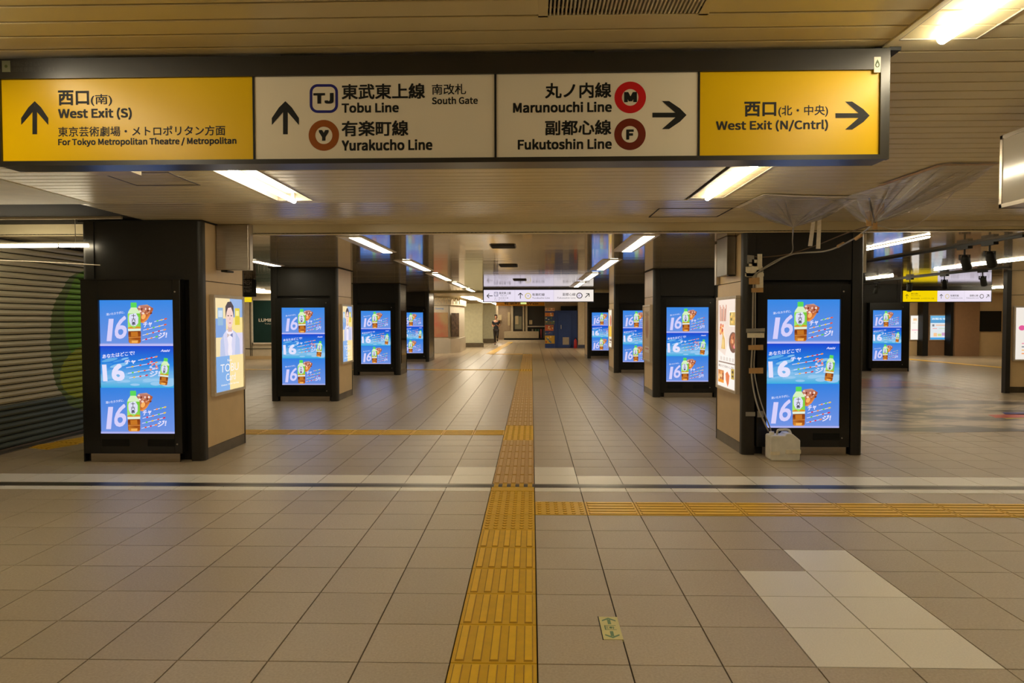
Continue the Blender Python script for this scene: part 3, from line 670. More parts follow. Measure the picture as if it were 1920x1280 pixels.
# near left pillar: plain black upper front hides behind this; tan right pillar side: steel guide housings
r = empty('steel_housing', (-3.27, 8.2, 2.26), 'dented stainless steel housing high on the nearest left pillar, under the ceiling', 'steel housing')
B('housing_body', -3.445, -3.09, 7.92, 7.995, 2.03, ZN-.004, steel, r, bevel=.006); 
B('edge_strip', -3.09, -3.07, 7.915, 7.995, 2.03, ZN-.004, alu, r); B('latch', -3.40, -3.33, 7.93, 8.1, 2.012, 2.029, ink, r)
r = empty('steel_housing', (2.2, 8.7, 2.2), 'narrow steel shutter housing on the tan left side of the nearest right pillar', 'steel housing')
B('housing_body', 2.2, 2.299, 8.3, 8.75, 1.98, ZR-.003, steel_d, r, bevel=.005); B('latch', 2.21, 2.29, 8.27, 8.33, 1.965, 1.98, ink, r); B('edge_strip', 2.262, 2.299, 9.02, 9.1, 1.9, ZR-.02, alu, r)
MB().box(3.601, 3.66, 8.1, 8.2, 1.99, ZR-.003).build('guide_rail', white); tag(bpy.data.objects['guide_rail'], 'short white vertical guide rail right of the nearest right pillar', 'guide rail')

# ------------------------------------------------------------------ lit posters on pillar sides
def portrait():
    A = Art(); A.rect(0, 0, 100, 138, (244, 222, 170)); A.rect(55, 0, 100, 28, (150, 180, 226)); A.rect(0, 30, 40, 58, (130, 166, 222)); A.rect(60, 28, 100, 60, (248, 226, 150)); A.rect(45, 52, 100, 86, (222, 216, 240))
    A.rect(12, 14, 30, 40, (150, 186, 216)); A.rect(14, 18, 28, 28, (206, 222, 240)); A.rect(72, 14, 90, 40, (226, 204, 60)); A.rect(75, 18, 87, 26, (246, 236, 150))
    A.poly([(18, 86), (20, 62), (34, 52), (44, 46), (60, 46), (76, 52), (88, 62), (90, 86)], (190, 200, 232)); A.poly([(40, 48), (64, 48), (60, 86), (46, 86)], (244, 236, 246))
    A.poly([(30, 54), (40, 48), (47, 70), (44, 86), (36, 86)], (214, 214, 240)); A.poly([(74, 54), (64, 48), (58, 70), (62, 86), (70, 86)], (214, 214, 240))
    A.rect(46, 38, 60, 50, (226, 184, 172)); A.blob(53, 27, 13, 17, (244, 210, 200), 18); A.poly([(38, 30), (38, 12), (46, 5), (58, 4), (67, 11), (68, 30), (64, 20), (58, 13), (47, 14), (42, 20)], (70, 60, 70))
    A.rect(45, 25, 50, 26.5, (80, 60, 60)); A.rect(56, 25, 61, 26.5, (80, 60, 60)); A.rect(50, 36, 57, 37.5, (206, 120, 120)); A.poly([(53, 27), (55, 32), (51, 32)], (222, 178, 166))
    A.poly([(42, 52), (52, 55), (42, 59)], (206, 190, 190)); A.poly([(62, 52), (52, 55), (62, 59)], (120, 130, 176))
    A.rect(0, 86, 50, 138, (130, 176, 232)); A.rect(50, 86, 100, 138, (250, 226, 160))
    A.text('New', 42, 91, 58, 95, (250, 244, 240), .01); A.text('TOBU', 18, 98, 82, 110, (250, 246, 248), .0); A.text('Card', 36, 113, 70, 124, (250, 246, 248), .0); A.text('Debut 2020 Spring', 20, 128, 82, 131, (248, 244, 240), .01)
    return A
def food():
    A = Art(); A.rect(0, 0, 100, 138, (250, 240, 232)); rn = random.Random(3)
    A.poly([(0, 0), (100, 0), (100, 80), (60, 62), (40, 88), (0, 80)], (238, 220, 206))
    for i in range(7): A.line(12+i*5, 34, 10+i*6, 8+i % 3*3, 3.2, [(190, 96, 60), (214, 130, 90), (150, 80, 60)][i % 3])
    A.rect(62, 18, 96, 42, (250, 244, 234)); A.rect(65, 20, 93, 40, (206, 170, 90)); 
    for i in range(8): A.blob(68+rn.random()*22, 23+rn.random()*14, 4, 2.6, rn.choice([(240, 210, 120), (120, 110, 60), (236, 190, 90)]), 8)
    for i in range(16): A.blob(12+rn.random()*20, 40+rn.random()*14, 4, 3, rn.choice([(226, 110, 50), (206, 80, 40), (250, 190, 120)]), 8)
    A.poly([(30, 52), (42, 62), (44, 78), (22, 78)], (224, 180, 100)); A.blob(32, 70, 6, 8, (240, 206, 130))
    A.blob(86, 66, 22, 16, (120, 84, 70), 20); A.blob(88, 64, 17, 12, (166, 90, 60), 18); A.blob(94, 72, 7, 3, (240, 130, 150))
    for i in range(8): A.blob(76+rn.random()*22, 58+rn.random()*12, 4, 3, rn.choice([(210, 120, 70), (90, 60, 50), (230, 170, 120)]), 8)
    for i in range(5): A.rect(18+16*i, 90, 30+16*i, 96, (226, 216, 206)); A.rect(10, 98, 96, 100, (150, 130, 120)); 
    A.text('焼きたてのおいしさを', 10, 103, 92, 107, (90, 74, 66), .01)
    A.rect(8, 112, 40, 130, (206, 130, 70)); A.rect(8, 127, 40, 132, (240, 150, 30)); 
    for i in range(9): A.blob(12+rn.random()*24, 115+rn.random()*10, 5, 3, rn.choice([(236, 160, 90), (160, 80, 40), (250, 200, 140)]), 8)
    A.poly([(50, 116), (60, 112), (72, 118), (68, 130), (62, 136), (52, 126)], (226, 120, 70)); A.rect(80, 106, 96, 122, (190, 160, 60)); A.rect(84, 109, 92, 113, (80, 60, 40)); A.rect(84, 116, 92, 119, (80, 60, 40))
    return A
def beige():
    A = Art(); A.rect(0, 0, 100, 138, (226, 204, 176), (214, 186, 156)); A.blob(50, 50, 26, 34, (196, 150, 110), 20); A.blob(50, 60, 14, 24, (170, 110, 80), 16); A.rect(20, 104, 80, 120, (240, 228, 222)); A.rect(26, 108, 74, 112, (206, 130, 130)); A.text('SPRING', 20, 12, 80, 24, (150, 110, 80), .01); return A
def mixed():
    A = Art(); A.rect(0, 0, 100, 138, (240, 230, 210)); A.rect(0, 60, 100, 100, (240, 190, 60)); A.blob(50, 40, 26, 22, (200, 110, 80)); A.rect(15, 108, 85, 116, (120, 100, 90)); A.rect(15, 120, 70, 124, (150, 130, 120)); return A
pale_frame = mat('pale_frame', (206, 192, 172), .35)
def lightbox(A, side, X, y0, y1, z0, z1, label, frame=pale_frame, emat=None, name='poster_lightbox', cat='poster'):
    # side: +1 faces +X, -1 faces -X, 0 faces -Y (then y0,y1 run along x and X is the y plane)
    if side: r = empty(name, (X, (y0+y1)/2, (z0+z1)/2), label, cat)
    else: r = empty(name, ((y0+y1)/2, X, (z0+z1)/2), label, cat)
    t = .035; dp = .05
    def bx(m, a, b, c, d, n0, n1):
        if side: m.box(*(sorted((X+side*n0, X+side*n1))), a, b, c, d)
        else: m.box(a, b, X-n1, X-n0, c, d)
    m = MB(); bx(m, y0, y1, z0, z0+t, 0, dp); bx(m, y0, y1, z1-t, z1, 0, dp); bx(m, y0, y0+t, z0+t, z1-t, 0, dp); bx(m, y1-t, y1, z0+t, z1-t, 0, dp); m.build('frame', frame, r, bevel=.004)
    m = MB(); bx(m, y0+t, y1-t, z0+t, z1-t, 0, dp-.02); m.build('light_case', white, r)
    a0, a1, b0, b1 = y0+t, y1-t, z0+t, z1-t
    hw = 138
    def fn(x, y_, d):
        u, v = x/100, y_/hw; z = b1+(b0-b1)*v; n = dp-.0195+d
        if side == 1: return (X+n, a0+(a1-a0)*u, z)
        if side == -1: return (X-n, a1+(a0-a1)*u, z)
        return (a0+(a1-a0)*u, X-n, z)
    A.build('poster', emat or M_POSTER, fn, r, .0002); return r
PT = portrait()
lightbox(PT, 1, -3.458, 7.76, 8.60, .66, 1.76, 'lit portrait poster reading TOBU Card on the nearest left pillar')
lightbox(PT, 1, -3.508, 13.27, 14.08, .66, 1.76, 'lit portrait poster on the tan side of the second left pillar')
FD = food()
lightbox(FD, -1, 2.308, 8.13, 9.0, .65, 1.745, 'lit food poster on the tan side of the nearest right pillar')
lightbox(beige(), -1, 2.298, 13.95, 14.85, .65, 1.75, 'beige unlit poster on the side of the second right pillar', emat=M_PRINT)
lightbox(mixed(), -1, 2.248, 20.1, 21.0, .65, 1.75, 'white and yellow lit poster on the side of the third right pillar')
B('wall_glass_panel', -3.467, -3.459, 19.35, 20.0, .3, 1.7, mat('smoked_glass', (30, 24, 24), .06)); tag(bpy.data.objects['wall_glass_panel'], 'smoked dark glass panel on the third left pillar side', 'glass panel')

# ------------------------------------------------------------------ left roller shutter
sh = empty('roller_shutter', (-6.0, 9, 0), 'closed grey roller shutter with a printed green tree on the left', 'roller shutter')
def shutter_mat():
    m = bpy.data.materials.new('shutter_print'); m.use_nodes = True; nt = m.node_tree; b = nt.nodes['Principled BSDF']; b.inputs['Roughness'].default_value = .38; b.inputs['Metallic'].default_value = .25
    g = nt.nodes.new('ShaderNodeNewGeometry'); sp = nt.nodes.new('ShaderNodeSeparateXYZ'); nt.links.new(g.outputs['Position'], sp.inputs[0])
    n = nt.nodes.new('ShaderNodeTexNoise'); n.inputs['Scale'].default_value = 2.2; nt.links.new(g.outputs['Position'], n.inputs['Vector'])
    def M(op, a, b_, c=None):
        q = nt.nodes.new('ShaderNodeMath'); q.operation = op
        for i, v in enumerate((a, b_, c)):
            if v is None: continue
            if isinstance(v, (int, float)): q.inputs[i].default_value = v
            else: nt.links.new(v, q.inputs[i])
        return q.outputs[0]
    def ell(cy, cz, ry, rz):
        a = M('POWER', M('ABSOLUTE', M('DIVIDE', M('SUBTRACT', sp.outputs[1], cy), ry), 0), 2); c = M('POWER', M('ABSOLUTE', M('DIVIDE', M('SUBTRACT', sp.outputs[2], cz), rz), 0), 2)
        return M('LESS_THAN', M('ADD', M('ADD', a, c), M('MULTIPLY', n.outputs['Fac'], .35)), 1.17)
    mix = lambda f, c1, c2: (lambda q: (nt.links.new(f, q.inputs[0]), nt.links.new(c1, q.inputs[6]) if not isinstance(c1, tuple) else setattr(q.inputs[6], 'default_value', c1), setattr(q.inputs[7], 'default_value', c2), q.outputs[2])[-1])(nt_mix())
    def nt_mix(): q = nt.nodes.new('ShaderNodeMix'); q.data_type = 'RGBA'; return q
    base = nt_mix(); nt.links.new(M('LESS_THAN', sp.outputs[2], .52), base.inputs[0]); base.inputs[6].default_value = (*lin((196, 190, 164)), 1); base.inputs[7].default_value = (*lin((84, 96, 90)), 1)
    c = mix(ell(9.75, 1.2, .85, .95), base.outputs[2], (*lin((112, 132, 70)), 1))
    c = mix(ell(9.95, 1.45, .75, .80), c, (*lin((112, 164, 30)), 1)); c = mix(ell(9.6, .78, .5, .34), c, (*lin((168, 178, 44)), 1))
    nt.links.new(c, b.inputs['Base Color']); return m
smt = shutter_mat(); sl = .072; k = int(2.44/sl)
for i in range(k):
    z = .03+i*sl
    MB().prism([(-6.0, z), (-5.985, z+.004), (-5.975, z+sl*.35), (-5.978, z+sl*.7), (-5.992, z+sl-.010), (-6.0, z+sl-.008)], 5.0, 12.0, 'y').build('slat', smt, sh)
B('bottom_rail', -6.0, -5.965, 5.0, 12.0, 0, .03, steel_d, sh)
B('backing', -6.03, -6.002, 5.0, 12.0, 0, 2.5, dark_gap, sh)
B('wall_left', -6.2, -6.04, -5, 12.2, 0, 2.7, cream, kind='structure')
B('trim_10', -6.0, -5.93, 12.0, 12.2, 0, ZR, cream, kind='structure')
B('trim_9', -5.96, -5.86, 5.0, 12.0, .0, .012, steel_d, kind='structure')

# ------------------------------------------------------------------ near right hanging lightbox
r = empty('hanging_lightbox', (2.5, 3.2, 2.25), 'end of a blank white hanging lightbox at the right edge of the view', 'sign')
xa, xb, ya, yb, za, zb_ = 2.43, 2.55, 2.6, 3.88, 2.065, 2.437
B('case', xa+.004, xb-.004, ya+.004, yb-.004, za+.004, zb_-.004, mat('blank_acrylic', (226, 220, 206), .12, var=.01), r)
m = MB(); t = .02
for a, b, c, d in ((ya, yb, za, za+t), (ya, yb, zb_-t, zb_), (ya, ya+t, za, zb_), (yb-t, yb, za, zb_)): m.box(xa, xb, a, b, c, d)
m.build('frame', steel, r)
for y_ in (2.8, 3.7): MB().tube([(2.49, y_, zb_), (2.49, y_, ZN+.01)], .012, 8).build('hanger', steel_d, r)

# ------------------------------------------------------------------ distant hanging signs
def far_sign(x0, x1, y_, z0, z1, panels, label, scale_z=None):
    r = empty('direction_sign', ((x0+x1)/2, y_, (z0+z1)/2), label, 'sign')
    B('case', x0-.03, x1+.03, y_+.004, y_+.16, z0-.02, ZR-.002, sign_f, r)
    A = Art(); 
    for f in panels: f(A)
    A.build('face', M_SIGNLIT, lambda x, y2, d: (x0+(x1-x0)*x/1000, y_-.001-d, z1+(z0-z1)*y2/110), r, .002)
    return r
def arw(A, x, y_, dx, dy, s, c=(40, 40, 40)):
    A.line(x-dx*s, y_-dy*s, x+dx*s, y_+dy*s, s*.26, c)
    for q in (2.35, -2.35):
        ca, sa = math.cos(q), math.sin(q); A.line(x+dx*s, y_+dy*s, x+dx*s+(dx*ca-dy*sa)*s*1.1, y_+dy*s+(dx*sa+dy*ca)*s*1.1, s*.26, c)
def rng(A, x, y_, r_, c, bg, k=.72): A.blob(x, y_, r_, r_, c, 24); A.blob(x, y_, r_*k, r_*k, bg, 24)
WB, GR = (238, 228, 246), (96, 92, 96)
def f1(A):
    A.rect(0, 0, 1000, 110, WB); A.poly([(640, 0), (1000, 0), (1000, 110), (640, 110)], WB, [(240, 230, 240), (250, 240, 228), (250, 240, 228), (240, 230, 240)])
    for x in (283, 637): A.rect(x, 0, x+2, 110, (196, 186, 200))
    arw(A, 55, 56, -1, 0, 26); A.rect(95, 20, 130, 60, (90, 90, 120)); A.rect(99, 25, 126, 55, WB); A.text('TJ', 102, 32, 123, 48, GR); A.text('東武東上線', 140, 18, 248, 42, GR); A.text('Tobu Line', 150, 48, 210, 60, GR, .0)
    A.text('JR・西武線方面', 98, 70, 225, 84, GR, 0); A.text('For JR Lines', 98, 90, 200, 100, GR, 0)
    arw(A, 335, 56, 0, -1, 26); rng(A, 405, 58, 29, (214, 196, 120), WB); A.text('Y', 398, 50, 412, 66, GR); A.text('有楽町線', 442, 32, 556, 58, GR); A.text('Yurakucho Line', 442, 68, 602, 84, GR, 0)
    A.text('副都心線', 720, 30, 836, 58, GR); A.text('Fukutoshin Line', 672, 68, 836, 84, GR, 0); rng(A, 872, 56, 28, (80, 70, 70), WB); A.text('F', 866, 48, 878, 64, GR); arw(A, 942, 56, .7, -.7, 26)
far_sign(-1.47, 1.90, 22.5, 2.005, 2.365, [f1], 'lit white hanging direction sign over the middle of the concourse')
def f2(A):
    A.rect(0, 0, 392, 110, (250, 214, 0)); A.rect(392, 0, 1000, 110, WB); A.rect(695, 0, 697, 110, (206, 196, 210)); c = (110, 90, 20)
    arw(A, 44, 58, 0, -1, 22, c); A.text('西口(南)', 90, 22, 170, 40, c); A.text('West Exit (S)', 88, 46, 200, 58, c, 0); A.text('東京芸術劇場・メトロポリタン方面', 88, 70, 350, 86, c, 0)
    arw(A, 432, 58, 0, -1, 22); rng(A, 498, 58, 24, (220, 200, 130), WB); A.text('有楽町線', 532, 40, 628, 60, GR); A.text('Yurakucho Line', 532, 68, 670, 80, GR, 0)
    A.text('副都心線', 752, 40, 846, 60, GR); A.text('Fukutoshin Line', 715, 68, 850, 80, GR, 0); rng(A, 886, 58, 23, (80, 70, 70), WB); arw(A, 950, 58, .7, -.7, 22)
p0, p1 = at(1693, 545, 22), at(1858, 565, 22)
far_sign(p0.x, p1.x, 22, p1.z, p0.z, [f2], 'lit yellow and white hanging direction sign in the right hall')

# ------------------------------------------------------------------ track lights in the right hall
tk = B('track_rail', 5.46, 5.50, 8.3, 12.6, ZR-.03, ZR-.001, ink); tag(tk, 'black lighting track under the right ceiling, nearest the viewer', 'lighting track')
tk2 = B('track_rail', 8.65, 8.69, 13.5, 20.2, ZR-.03, ZR-.001, ink); tag(tk2, 'black lighting track farther back in the right hall', 'lighting track')
def spot(x, y_, label, az, grp):
    r = empty('spotlight', (x, y_, ZR-.03), label, 'spotlight', grp)
    B('adapter', x-.03, x+.03, y_-.12, y_+.12, ZR-.062, ZR-.031, ink, r)
    MB().tube([(x, y_, ZR-.06), (x, y_, ZR-.14)], .012, 8).build('stem', ink, r)
    d = Vector((math.sin(az), math.cos(az)*.4, -1.0)).normalized(); c = Vector((x, y_, ZR-.16))
    MB().tube([c-d*.02, c+d*.02, c+d*.15, c+d*.17], [.03, .05, .058, .055], 14).build('head', ink, r, smooth=True)
    m = MB()
    for s in (-1, 1): m.box(x+s*.062-.004, x+s*.062+.004, y_-.015, y_+.015, ZR-.2, ZR-.13)
    m.box(x-.066, x+.066, y_-.015, y_+.015, ZR-.14, ZR-.132); m.build('yoke', ink, r)
for i, (px, py) in enumerate(((1850, 450), (1803, 458))):
    p = atz(px, py, ZR); spot(5.48, min(max(p.y, 8.4), 12.4), ['rightmost spotlight on the nearest black track', 'second spotlight from the right on the nearest black track'][i], .5, 'spotlights on the nearest track')
spot(5.48, 12.3, 'spotlight on the nearest black track just right of the pillar', .3, 'spotlights on the nearest track')
for i, y_ in enumerate((14.3, 15.6, 17.0, 18.6, 19.8)):
    spot(8.67, y_, ['first', 'second', 'third', 'fourth', 'fifth'][i]+' spotlight from the right on the farther black track', .5-.2*i, 'spotlights on the farther track')

# ------------------------------------------------------------------ right hall walls
def panel_wall(name, x0, x1, y_, label=None):
    return B(name, x0, x1, y_, y_+.15, 0, ZR-.002, tan, kind='structure')
mw = mat('brown_panel', (150, 116, 84), .45)
p = at(1690, 600, 28.8).x
B('wall_end_right', at(1702, 600, 29).x, at(1734, 600, 29).x, 29, 29.2, 0, ZR-.002, tan, kind='structure')
B('wall_end_right.001', at(1734, 600, 29).x, at(1788, 600, 29).x, 29.05, 29.2, 0, ZR-.002, mw, kind='structure')
B('wall_side_right', at(1788, 600, 28.6).x, at(1834, 600, 28.6).x, 28.5, 29.2, 0, ZR-.002, mw, kind='structure')
B('wall_side_right.001', at(1834, 600, 28.6).x, 19.8, 28.7, 29.2, 0, ZR-.002, tan, kind='structure')
for a, b, lb in ((1728, 1738, 'black vertical post between the two lit posters of the right hall'), (1780, 1787, 'black vertical post right of the blue lit poster in the right hall')):
    o = B('wall_post', at(a, 600, 28.7).x, at(b, 600, 28.7).x, 28.6, 29.0, 0, ZR-.003, ink); tag(o, lb, 'post')
A = Art(); A.rect(0, 0, 100, 138, (255, 250, 240)); A.rect(30, 14, 75, 30, (250, 220, 180)); A.rect(15, 80, 90, 86, (250, 190, 200)); A.rect(20, 40, 60, 44, (230, 220, 210)); A.text('INFO', 36, 18, 70, 26, (240, 170, 90)); A.rect(50, 96, 60, 100, (190, 190, 200))
a, b = at(1706, 590, 28.95), at(1725, 638, 28.95); lightbox(A, 0, 28.99, a.x, b.x, b.z, a.z, 'plain white lit poster left of the blue one in the right hall')
A = Art(); A.rect(0, 0, 100, 138, (226, 232, 236)); A.rect(0, 0, 100, 42, (110, 180, 226)); A.rect(0, 24, 100, 42, (90, 160, 210)); A.text('お知らせ', 10, 12, 90, 24, (240, 246, 250), .03); A.rect(0, 126, 100, 138, (70, 160, 226))
for i, (x0, y0, x1, y1, c) in enumerate(((12, 50, 24, 62, (130, 130, 140)), (32, 52, 88, 58, (240, 190, 160)), (14, 72, 40, 76, (240, 170, 160)), (50, 72, 88, 76, (200, 220, 190)), (20, 100, 40, 120, (250, 200, 150)), (44, 104, 66, 118, (214, 220, 150)), (68, 98, 88, 116, (206, 160, 200)))): A.rect(x0, y0, x1, y1, c)
a, b = at(1743, 590, 29), at(1778, 638, 29); lightbox(A, 0, 29.04, a.x, b.x, b.z, a.z, 'blue and white lit notice poster in the right hall')
a, b = at(1834, 583, 28.6), at(1878, 621, 28.6); o = B('dark_screen', a.x, b.x, 28.62, 28.69, b.z, a.z, ink); tag(o, 'switched off black wall screen in the right hall', 'screen')
# near tan pillar at the right edge
pr = empty('pillar', (10.2, 14.9, 0), 'tan pillar with black corner post at the right edge of the view', 'pillar')
B('corner_post', 9.33, 9.42, 14.6, 14.72, 0, ZR-.003, black, pr); B('core', 9.43, 11.2, 14.741, 14.79, 0, ZR-.003, dark_gap, pr)
B('front_panel', 9.42, 11.2, 14.68, 14.74, .12, 1.93, tan, pr); B('front_panel', 9.42, 11.2, 14.68, 14.74, 1.94, ZR-.003, tan, pr); B('skirting', 9.42, 11.2, 14.69, 14.74, 0, .115, steel_d, pr); 
A = Art(); A.rect(0, 0, 100, 138, (240, 232, 222)); A.text('サクサク', 18, 22, 84, 36, (230, 110, 170), .02); A.rect(20, 44, 84, 48, (240, 130, 150)); A.blob(14, 54, 7, 7, (226, 90, 150)); A.rect(22, 52, 44, 84, (170, 176, 200)); A.rect(56, 52, 80, 84, (222, 180, 120)); A.rect(24, 10, 90, 12, (150, 140, 140))
for i, c in enumerate(((230, 150, 170), (120, 130, 140), (240, 190, 120), (240, 150, 90))): A.rect(14, 94+9*i, 90-12*(i % 2), 97+9*i, c)
lightbox(A, 0, 14.68, 9.50, 10.5, .63, 1.72, 'white lit poster with pink heading on the tan pillar at right edge')
# floor mural films
def mural():
    m = bpy.data.materials.new('mural_print'); m.use_nodes = True; nt = m.node_tree; b = nt.nodes['Principled BSDF']; b.inputs['Roughness'].default_value = .3
    g = nt.nodes.new('ShaderNodeNewGeometry'); mp = nt.nodes.new('ShaderNodeMapping'); mp.inputs['Scale'].default_value = (.55, 1.3, 1); mp.inputs['Rotation'].default_value = (0, 0, .25); nt.links.new(g.outputs['Position'], mp.inputs[0])
    n = nt.nodes.new('ShaderNodeTexNoise'); n.inputs['Scale'].default_value = 1.1; n.inputs['Detail'].default_value = 6; n.inputs['Distortion'].default_value = 1.2; nt.links.new(mp.outputs[0], n.inputs['Vector'])
    r_ = nt.nodes.new('ShaderNodeValToRGB'); nt.links.new(n.outputs['Fac'], r_.inputs[0]); e = r_.color_ramp.elements
    e[0].position = .38; e[0].color = (*lin((92, 88, 80)), 1); e[1].position = .62; e[1].color = (*lin((206, 192, 172)), 1)
    for p_, c in ((.45, (126, 120, 108)), (.49, (196, 180, 158)), (.54, (150, 142, 128)), (.57, (200, 186, 164))): q = e.new(p_); q.color = (*lin(c), 1)
    nt.links.new(r_.outputs[0], b.inputs['Base Color']); return m
MU = mural()
def film(pts, m, label=None, z=.0012):
    mb = MB().prism(pts, .0004, z); o = mb.build('floor_mural', m)
    tag(o, label, 'floor mural'); return o
film([(3.75, 9.35), (12.5, 10.6), (12.5, 13.5), (6.5, 13.3), (3.75, 13.0)], MU, 'large grey and cream floor mural in the right hall beside the nearest pillar')
film([(5.5, 15.7), (9.1, 15.5), (8.7, 17.6), (6.0, 19.6), (5.5, 19.6)], mat('orange_mural', (214, 160, 120), .3, var=.2, scale=1.4, stretch=(.5, 2, 1), col2=(120, 110, 100)), 'farther orange tinted floor mural pointing at the lone black pillar')
for pts, c, nm in (([(6.9, 11.0), (8.0, 11.15), (7.7, 11.5), (7.0, 11.35)], (214, 90, 70), 'red'), ([(7.3, 11.4), (8.3, 11.3), (8.0, 11.7), (7.4, 11.65)], (70, 70, 150), 'blue'), ([(7.0, 10.9), (8.6, 11.0), (8.5, 11.1), (7.0, 11.0)], (206, 186, 60), 'yellow'), ([(8.2, 10.8), (10.0, 11.2), (10.0, 11.6), (8.4, 11.1)], (150, 170, 60), 'green')):
    film(pts, mat('mural_'+nm, c, .3), 'small '+nm+' patch printed on the grey floor mural', .0018)

# exit sticker on the floor
es = empty('floor_sticker', (.384, 3.5, 0), 'luminous green two way exit arrow plate set in the floor', 'floor sign')
B('plate', .336, .429, 3.371, 3.629, -.01, .0012, mat('pale_green_plate', (214, 204, 128), .4), es); B('rim', .332, .3365, 3.368, 3.633, -.01, .0016, ink, es)
gr = mat('exit_green', (104, 138, 96), .5); mb = MB()
for s in (1, -1):
    yc = 3.5+s*.075; q = lambda *P: mb.add([(.3825+x, yc+s*y_, .0016) for x, y_ in P], [tuple(range(len(P)))])
    q((-.008, -.035), (.008, -.035), (.008, .02), (-.008, .02)); q((0, .042), (-.034, .012), (-.034, -.002), (0, .024)); q((0, .042), (0, .024), (.034, -.002), (.034, .012))
q2 = lambda x0, x1, y0, y1: mb.add([(x0, y0, .0016), (x1, y0, .0016), (x1, y1, .0016), (x0, y1, .0016)], [(0, 1, 2, 3)])
q2(.354, .41, 3.474, 3.479); q2(.354, .41, 3.521, 3.526); q2(.354, .360, 3.474, 3.526); q2(.364, .374, 3.486, 3.49); q2(.364, .374, 3.505, 3.509); q2(.378, .39, 3.49, 3.512)
q2(.376, .402, 3.498, 3.502); q2(.394, .398, 3.484, 3.514); q2(.364, .367, 3.486, 3.516); mb.build('arrow_print', gr, es)

# ------------------------------------------------------------------ leak catching sheets, hoses, tape, jerrycan
def film_mat():
    m = bpy.data.materials.new('clear_plastic'); m.use_nodes = True; nt = m.node_tree; b = nt.nodes['Principled BSDF']
    b.inputs['Base Color'].default_value = (.62, .58, .5, 1); b.inputs['Roughness'].default_value = .1; b.inputs['Alpha'].default_value = .4
    n = nt.nodes.new('ShaderNodeTexNoise'); n.inputs['Scale'].default_value = 14; n.inputs['Detail'].default_value = 6; n.inputs['Distortion'].default_value = 1
    bp = nt.nodes.new('ShaderNodeBump'); bp.inputs['Strength'].default_value = .8; bp.inputs['Distance'].default_value = .01; nt.links.new(n.outputs['Fac'], bp.inputs['Height']); nt.links.new(bp.outputs[0], b.inputs['Normal']); return m
FM = film_mat()
def sheet(edge, apex, label, sag=1.9):
    E_ = [Vector(e) for e in edge]; apex = Vector(apex); P = []; n = len(E_)
    for i in range(n):
        for j in range(10): P.append(E_[i].lerp(E_[(i+1) % n], j/10))
    R = 16; vs = []; fs = []; N = len(P); rn = random.Random(5)
    ph = [rn.uniform(-1, 1) for _ in range(N)]
    for i in range(R+1):
        t = i/R
        for j, p in enumerate(P):
            q = p.lerp(apex, t); h = p.z+(apex.z-p.z)*(t**sag)
            fold = (.04*math.sin(j*1.9)+.035*ph[j])*math.sin(math.pi*min(1, t*1.02))*(1-.3*t)
            vs.append((q.x+fold*.4, q.y, h-abs(fold)*.9))
    for i in range(R): fs += [(i*N+j, i*N+(j+1) % N, (i+1)*N+(j+1) % N, (i+1)*N+j) for j in range(N)]
    o = MB().add(vs, fs).build('plastic_sheet', FM, smooth=True); tag(o, label, 'plastic sheet'); return o
zc = ZN-.006
e1 = [atz(*p, zc) for p in ((1380, 388), (1435, 365), (1500, 368), (1600, 374), (1560, 402), (1470, 402), (1425, 398))]
a1 = at(1487, 427, 7.15)
sheet(e1, a1, 'clear plastic sheet funnel taped under the ceiling in front of the right pillar')
e2 = [atz(*p, zc) for p in ((1560, 376), (1640, 352), (1720, 322), (1790, 305), (1868, 307), (1815, 350), (1765, 372), (1690, 398), (1600, 398))]
a2 = at(1633, 421, 6.6)
sheet(e2, a2, 'larger crumpled clear plastic sheet taped across the ceiling at the right', 1.5)
tape_w = mat('cream_tape', (238, 228, 202), .5, var=.08, scale=30); tape_t = mat('tan_tape', (190, 150, 96), .4, var=.1, scale=30); tape_g = mat('grey_tape', (150, 146, 136), .35)
def ctape(pts, wd, m, label, z=zc-.004):
    mb = MB()
    for a, b in zip(pts[:-1], pts[1:]):
        a = atz(*a, z); b = atz(*b, z); d = (b-a).normalized(); n = Vector((-d.y, d.x, 0))*wd/2
        q = [a-n, b-n, b+n, a+n]; mb.add([(v.x, v.y, z) for v in q]+[(v.x, v.y, z-.0015) for v in q], [(0, 1, 2, 3), (4, 5, 6, 7), (0, 1, 5, 4), (1, 2, 6, 5), (2, 3, 7, 6), (3, 0, 4, 7)])
    o = mb.build('tape_strip', m); tag(o, label, 'tape'); return o
ctape([(1382, 389), (1437, 364)], .05, tape_w, 'cream tape along the slanting left edge of the plastic funnel')
ctape([(1437, 365), (1502, 368), (1640, 370)], .06, tape_w, 'cream tape along the front edge of the plastic funnel')
ctape([(1560, 398), (1600, 374)], .06, tape_w, 'cream tape on the seam between the two plastic sheets')
ctape([(1650, 348), (1765, 309), (1870, 308)], .045, tape_t, 'long tan tape along the front edge of the larger plastic sheet')
YP = 7.945
def ptape(px0, px1, py0, py1, m, label, Y=YP, par=None, tilt=0):
    a = at(px0, py0, Y); b = at(px1, py1, Y); c = at(px1, py0-tilt, Y); d = at(px0, py1+tilt*0, Y)
    mb = MB().slab([(a.x, Y, a.z), (d.x, Y, d.z), (b.x, Y, b.z-0), (c.x, Y, c.z)], .003)
    if par: return mb.build('tape_piece', m, par)
    o = mb.build('tape_strip', m); tag(o, label, 'tape'); return o
tw = empty('tape_patch', at(1415, 500, YP), 'patch of overlapping cream tape pieces at the top of the pillar hoses', 'tape')
